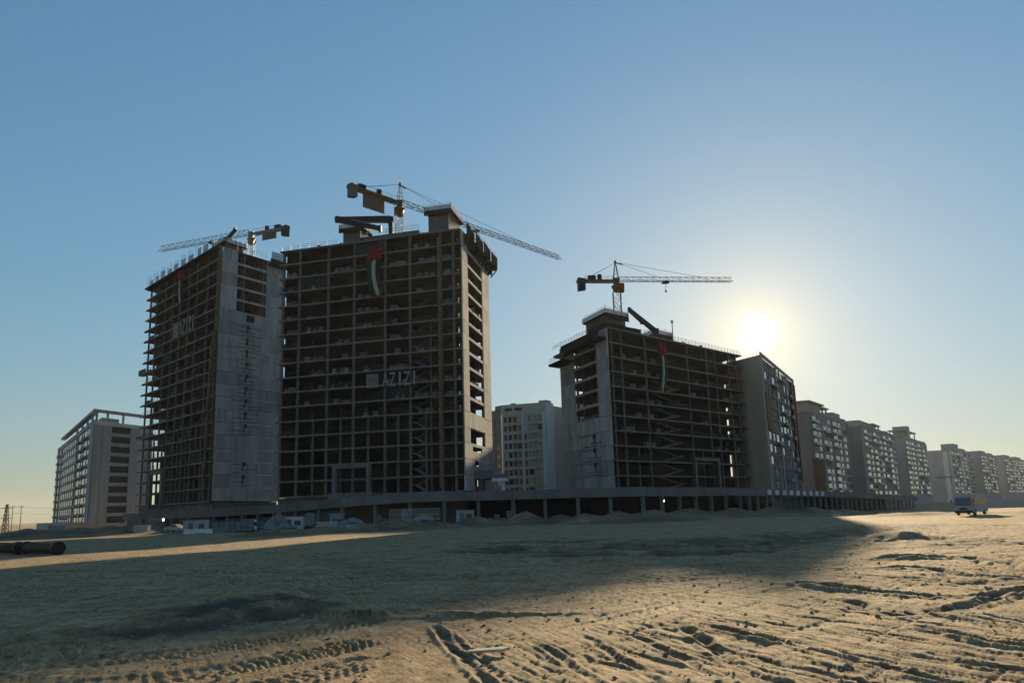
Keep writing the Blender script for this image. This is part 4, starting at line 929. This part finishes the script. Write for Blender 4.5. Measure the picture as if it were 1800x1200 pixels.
# lattice pylon and two thin poles far left
q = aty(10, 925, 230); zz = gz(q[0], q[1]); th = thing('lattice_pylon', 'dark lattice pylon standing on sandy ground at the edge of the site', 'pylon', (q[0], q[1], zz))
mb = MB(); hh = aty(12, 886, 230)[2]-zz
for sx_ in (-1, 1):
    for sy_ in (-1, 1): mb.bar((sx_*.8, sy_*.8, 0), (sx_*.22, sy_*.22, hh), .11)
for k in range(8):
    f = k/8; g = (k+1)/8; a = .8-.58*f; c = .8-.58*g
    for s1, s2, s3, s4 in ((-1, -1, 1, -1), (1, -1, 1, 1), (1, 1, -1, 1), (-1, 1, -1, -1)): mb.bar((s1*a, s2*a, hh*f), (s3*c, s4*c, hh*g), .07); mb.bar((s3*a, s4*a, hh*f), (s1*c, s2*c, hh*g), .07)
mb.build('lattice_mast', STEEL_D, th)
for f in (.62, .9):
    mb = MB(); mb.bar((-1.6, 0, hh*f), (1.6, 0, hh*f), .1); mb.build('cross_arm', STEEL_D, th)
poles = []
for k, (x, Yp) in enumerate(((20, 420), (35, 430), (-30, 410), (140, 470))):
    q = aty(x, 925, Yp); zz = gz(q[0], q[1]); hh = aty(max(x, 0), 888, Yp)[2]-zz
    th = thing('power_pole', 'thin distant power pole carrying wires past the white block', 'pole', (q[0], q[1], zz), 'distant power poles')
    mb = MB(); mb.bar((0, 0, 0), (0, 0, hh), .2, 8, .14); mb.build('pole_shaft', STEEL_D, th); mb = MB(); mb.bar((-1.5, 0, hh-.6), (1.5, 0, hh-.6), .1); mb.build('cross_arm', STEEL_D, th); poles.append(Vector((q[0], q[1], zz+hh-.5)))
poles.sort(key=lambda p: p.x)
for dz in (0, -3.0):
    mb = MB(); base = poles[0]
    for a, b_ in zip(poles[:-1], poles[1:]):
        for k in range(8):
            f0, f1 = k/8, (k+1)/8; mb.bar(a.lerp(b_, f0)-base+Vector((0, 0, dz-4*.9*f0*(1-f0))), a.lerp(b_, f1)-base+Vector((0, 0, dz-4*.9*f1*(1-f1))), .05)
    tag(mb.build('power_line', STEEL_D, None, base), 'upper wire strung between the distant poles' if dz == 0 else 'lower wire strung between the distant poles', 'wire')
# boxes, cabins and heaps under and before the podium
def cabin(x, y, rz_, l, w, h, m, label):
    z = gz(x, y)-.05; th = thing('site_cabin', label, 'cabin', (x, y, z), rz=rz_)
    mb = MB(); mb.box(-l/2, l/2, -w/2, w/2, .15, h); mb.build('cabin_body', m, th); mb = MB(); mb.box(-l/2-.1, l/2+.1, -w/2-.1, w/2+.1, h, h+.14); mb.build('roof', GREY, th)
    mb = MB(); mb.box(-l*.3, -l*.3+.9, -w/2-.05, -w/2-.005, .25, 2.2); mb.build('door', SLATE, th)
    mb = MB(); mb.box(l*.1, l*.1+1.1, -w/2-.05, -w/2-.005, 1.1, 2.0); mb.build('window', GLASS, th)
    for sx_ in (-1, 1):
        mb = MB(); mb.box(sx_*l*.35-.2, sx_*l*.35+.2, -w/2+.1, w/2-.1, 0, .15); mb.build('skid', STEEL_D, th)
for x, Y_, rz_, l, w, h, m, lb_ in ((516, 160, 5, 3.6, 2.4, 2.6, WHITE, 'white site cabin beside the silver tarpaulin heap'), (818, 158, -4, 3.0, 2.4, 2.5, PALE, 'small pale site cabin among the spoil mounds'), (345, 178, 20, 5, 2.4, 2.6, PALE, 'pale site cabin before the teal hoarding'), (592, 160, 3, 2.2, 2.2, 2.9, GREY, 'narrow grey booth in front of a podium column'), (270, 196, 28, 3, 2.2, 2.5, SLATE, 'slate site cabin at the low end of the podium'), (440, 170, 12, 2.4, 2.2, 2.4, WHITE, 'little white hut before the dark podium bay')):
    q = aty(x, 915, Y_); cabin(q[0], q[1], R(rz_), l, w, h, m, lb_)
def heap(x, Y_, rx, ry, h, m, label, name, cat):
    q = aty(x, 915, Y_); z = gz(q[0], q[1])-.1; mb = MB(); n = 20; k_ = 9; vs = []; fs = []
    for a in range(k_+1):
        f = a/k_
        for b_ in range(n):
            an_ = 2*math.pi*b_/n; jt = 1+.28*math.sin(3*an_+a)+.18*random.uniform(-1, 1); vs.append((rx*(1-f**1.6)*math.cos(an_)*jt, ry*(1-f**1.6)*math.sin(an_)*jt, h*f*(1+.12*random.uniform(-1, 1))))
    for a in range(k_):
        for b_ in range(n): fs.append((a*n+b_, a*n+(b_+1) % n, (a+1)*n+(b_+1) % n, (a+1)*n+b_))
    fs.append(tuple(range(k_*n, k_*n+n))); fs.append(tuple(range(n-1, -1, -1))); mb.add(vs, fs); tag(mb.build(name, m, None, (q[0], q[1], z)), label, cat)
heap(490, 156, 2.6, 2, 3.3, TARP, 'tall heap under silver-blue tarpaulin near the white cabin', 'covered_heap', 'heap')
heap(620, 152, 3.6, 2, 2.0, TARP, 'low heap under pale tarpaulin in front of the podium', 'covered_heap', 'heap')
heap(745, 155, 3.0, 2, 1.9, TARP, 'small tarpaulin-covered heap between two podium columns', 'covered_heap', 'heap')
q = aty(310, 915, 182); car(q[0], q[1], R(70), 'pale pickup standing before the podium by the slate cabin', PALE, True)
q = aty(430, 915, 166); car(q[0], q[1], R(-60), 'white car standing before the dark podium bay by the little hut', CARW)
q = aty(1072, 891, 166); th = thing('board_stack', 'stack of pale boards on the mound before the podium', 'boards', (q[0], q[1], gz(q[0], q[1])+.4), rz=.1)
for k in range(5):
    mb = MB(); mb.box(-2.4+random.uniform(-.2, .2), 2.4, -.7, .7, k*.12, k*.12+.1); mb.build('board', WHITE, th)
for x, yv in ((287, 913), (1166, 880)):
    q = aty(x, yv, 230 if x < 500 else 178); th = thing('work_lamp', 'lit work lamp shining in the dark bay of the podium', 'lamp', tuple(q), 'lit lamps under the podium')
    bm = bmesh.new(); bmesh.ops.create_uvsphere(bm, u_segments=10, v_segments=6, radius=.22); m_ = bpy.data.meshes.new('lamp_bulb'); bm.to_mesh(m_); bm.free(); m_.materials.append(LAMPE); link(bpy.data.objects.new('lamp_bulb', m_), th)
    mb = MB(); mb.box(-.3, .3, .1, .35, -.3, .35); mb.build('lamp_housing', STEEL_D, th); mb = MB(); mb.bar((0, .2, .3), (0, .2, 1.5 if x < 500 else .9), .04); mb.build('lamp_hanger', STEEL_D, th)
def stack(x, Y_, label, kind_):
    q = aty(x, 915, Y_); z = gz(q[0], q[1])-.05; rz_ = random.uniform(-.5, .5)
    nm, ct, m_ = {'block': ('block_stack', 'blocks', CONC_L), 'rebar': ('rebar_bundle', 'rebar', mat('rusty_steel', (.07, .04, .025), .8, .3, 2)), 'timber': ('timber_stack', 'timber', WOOD), 'fence': ('site_fence', 'fence', STEEL_G), 'tank': ('water_tank', 'tank', SLATE), 'barrier': ('plastic_barrier', 'barrier', WHITE)}[kind_]
    th = thing(nm, label, ct, (q[0], q[1], z), rz=rz_)
    if kind_ == 'block':
        for a in range(4):
            for c in range(random.randint(2, 4)): mb = MB(); mb.box(a*1.15, a*1.15+1.05, -.5, .5, c*.62, c*.62+.57); mb.build('block', m_, th)
    elif kind_ == 'rebar':
        for c in range(9): mb = MB(); y0 = (c % 5)*.16; mb.bar((-4, y0, .08+.14*(c//5)), (4+random.uniform(-.8, .8), y0+random.uniform(-.2, .2), .08+.14*(c//5)), .07, 6); mb.build('bar', m_, th)
    elif kind_ == 'timber':
        for c in range(7): mb = MB(); mb.box(-1.8+random.uniform(-.3, .3), 1.8, -.6, .6, c*.2, c*.2+.16); mb.build('plank', m_, th)
    elif kind_ == 'fence':
        for c in range(4):
            mb = MB()
            for a in range(11): mb.bar((c*2.5+a*.24, 0, .1), (c*2.5+a*.24, 0, 2.0), .03)
            for zz_ in (.12, 1.0, 1.98): mb.bar((c*2.5, 0, zz_), (c*2.5+2.4, 0, zz_), .04)
            mb.build('fence_panel', m_, th); mb = MB(); mb.box(c*2.5-.3, c*2.5+.3, -.15, .15, 0, .14); mb.build('foot', CONC, th)
    elif kind_ == 'tank':
        mb = MB(); mb.bar((0, 0, .9), (0, 0, 2.7), 1.0, 16); mb.bar((0, 0, 2.7), (0, 0, 3.0), 1.0, 16, .4); mb.build('tank_shell', m_, th)
        for a, c in ((-.7, -.7), (.7, -.7), (.7, .7), (-.7, .7)): mb = MB(); mb.bar((a, c, 0), (a, c, .92), .07); mb.build('leg', STEEL_D, th)
    else:
        for c in range(4): mb = MB(); mb.prism([(-.25, 0), (-.1, .45), (-.08, .95), (.08, .95), (.1, .45), (.25, 0)], c*1.6, c*1.6+1.5); mb.build('barrier_unit', m_, th)
for x, Y_, k_, lb_ in ((402, 160, 'block', 'stack of grey blocks before the teal hoarding'), (455, 152, 'rebar', 'rusty rebar bundle on the ground near the silver tarpaulin heap'), (545, 156, 'tank', 'dark water tank on legs next to the white site cabin'), (575, 150, 'timber', 'pile of pale planks by the narrow grey booth'), (660, 158, 'block', 'stack of grey blocks between two tarpaulin heaps'), (685, 150, 'fence', 'mesh site fence before the podium under the flagged tower'), (715, 158, 'tank', 'dark water tank on legs behind the mesh site fence'), (780, 156, 'rebar', 'rusty rebar bundle beside the small pale cabin'), (858, 160, 'block', 'stack of grey blocks behind the small pale cabin'),
                      (325, 168, 'barrier', 'row of white plastic barriers before the long pale cabin'), (250, 186, 'timber', 'pile of pale planks by the slate cabin'), (375, 172, 'fence', 'mesh site fence along the teal hoarding'), (610, 146, 'barrier', 'row of white barriers beside the low tarpaulin heap'), (220, 190, 'block', 'stack of grey blocks at the low left end of the podium')):
    stack(x, Y_, lb_, k_)
# board lying on the sunlit sand
q = atz(858, 1150, 0); zz = gz(q[0], q[1]); mb = MB()
pts = [(-.42, -.10), (.30, -.16), (.46, .02), (.28, .17), (-.2, .19), (-.44, .05)]
mb.add([(x, y, .03+.05*x) for x, y in pts]+[(x, y, .07+.05*x+.03*abs(x)) for x, y in pts], [tuple(range(6)), tuple(range(11, 5, -1))]+[((k+1) % 6, k, 6+k, 6+(k+1) % 6) for k in range(6)])
o = mb.build('board_scrap', WOOD, None, (q[0], q[1], zz+.03)); tag(o, 'flat pale scrap of board lying on the sunlit sand beside a rut', 'board')
# crumbs and stones of sand
mb = MB(); rng = np.random.default_rng(5); n = 2600
rad = 13+rng.random(n)**1.6*50; ang = np.radians(-38+76*rng.random(n)); cx = rad*np.sin(ang); cy = rad*np.cos(ang)
keep = vnoise(cx/4, cy/4, 131)+.25*rng.random(n) > .06; cx = cx[keep]; cy = cy[keep]; cz = height(cx, cy)[0]
for x, y, z in zip(cx, cy, cz):
    s_ = .018+.05*random.random()**3; e = [Vector((random.uniform(-1, 1), random.uniform(-1, 1), random.uniform(-.7, .7)))*.35 for k in range(6)]
    base = [(1, 0, 0), (-1, 0, 0), (0, 1, 0), (0, -1, 0), (0, 0, .8), (0, 0, -.8)]
    mb.add([(x+(b_[0]+e[k].x)*s_*1.3, y+(b_[1]+e[k].y)*s_, z+.3*s_+(b_[2]+e[k].z)*s_) for k, b_ in enumerate(base)], [(0, 2, 4), (2, 1, 4), (1, 3, 4), (3, 0, 4), (2, 0, 5), (1, 2, 5), (3, 1, 5), (0, 3, 5)])
tag(mb.build('sand_clods', mat('sand_clod', (.30, .23, .145), .95, .25, 3)), 'loose clods and stones scattered over the sand', 'clods', kind='stuff')

# ------------------------------------------------------------------ haze
mb = MB(); mb.box(-4050, 4050, -4050, 4050, -4, 92); hz = mb.build('haze', mat('haze_air', (1, 1, 1))); tag(hz, 'warm dusty haze lying over the whole site', 'haze', kind='stuff')
hm = hz.data.materials[0]; hm.node_tree.nodes.clear(); o_ = hm.node_tree.nodes.new('ShaderNodeOutputMaterial'); vp = hm.node_tree.nodes.new('ShaderNodeVolumePrincipled')
vp.inputs['Color'].default_value = (.93, .94, .92, 1); vp.inputs['Density'].default_value = .00007; vp.inputs['Anisotropy'].default_value = .1
hm.node_tree.links.new(vp.outputs[0], o_.inputs['Volume'])
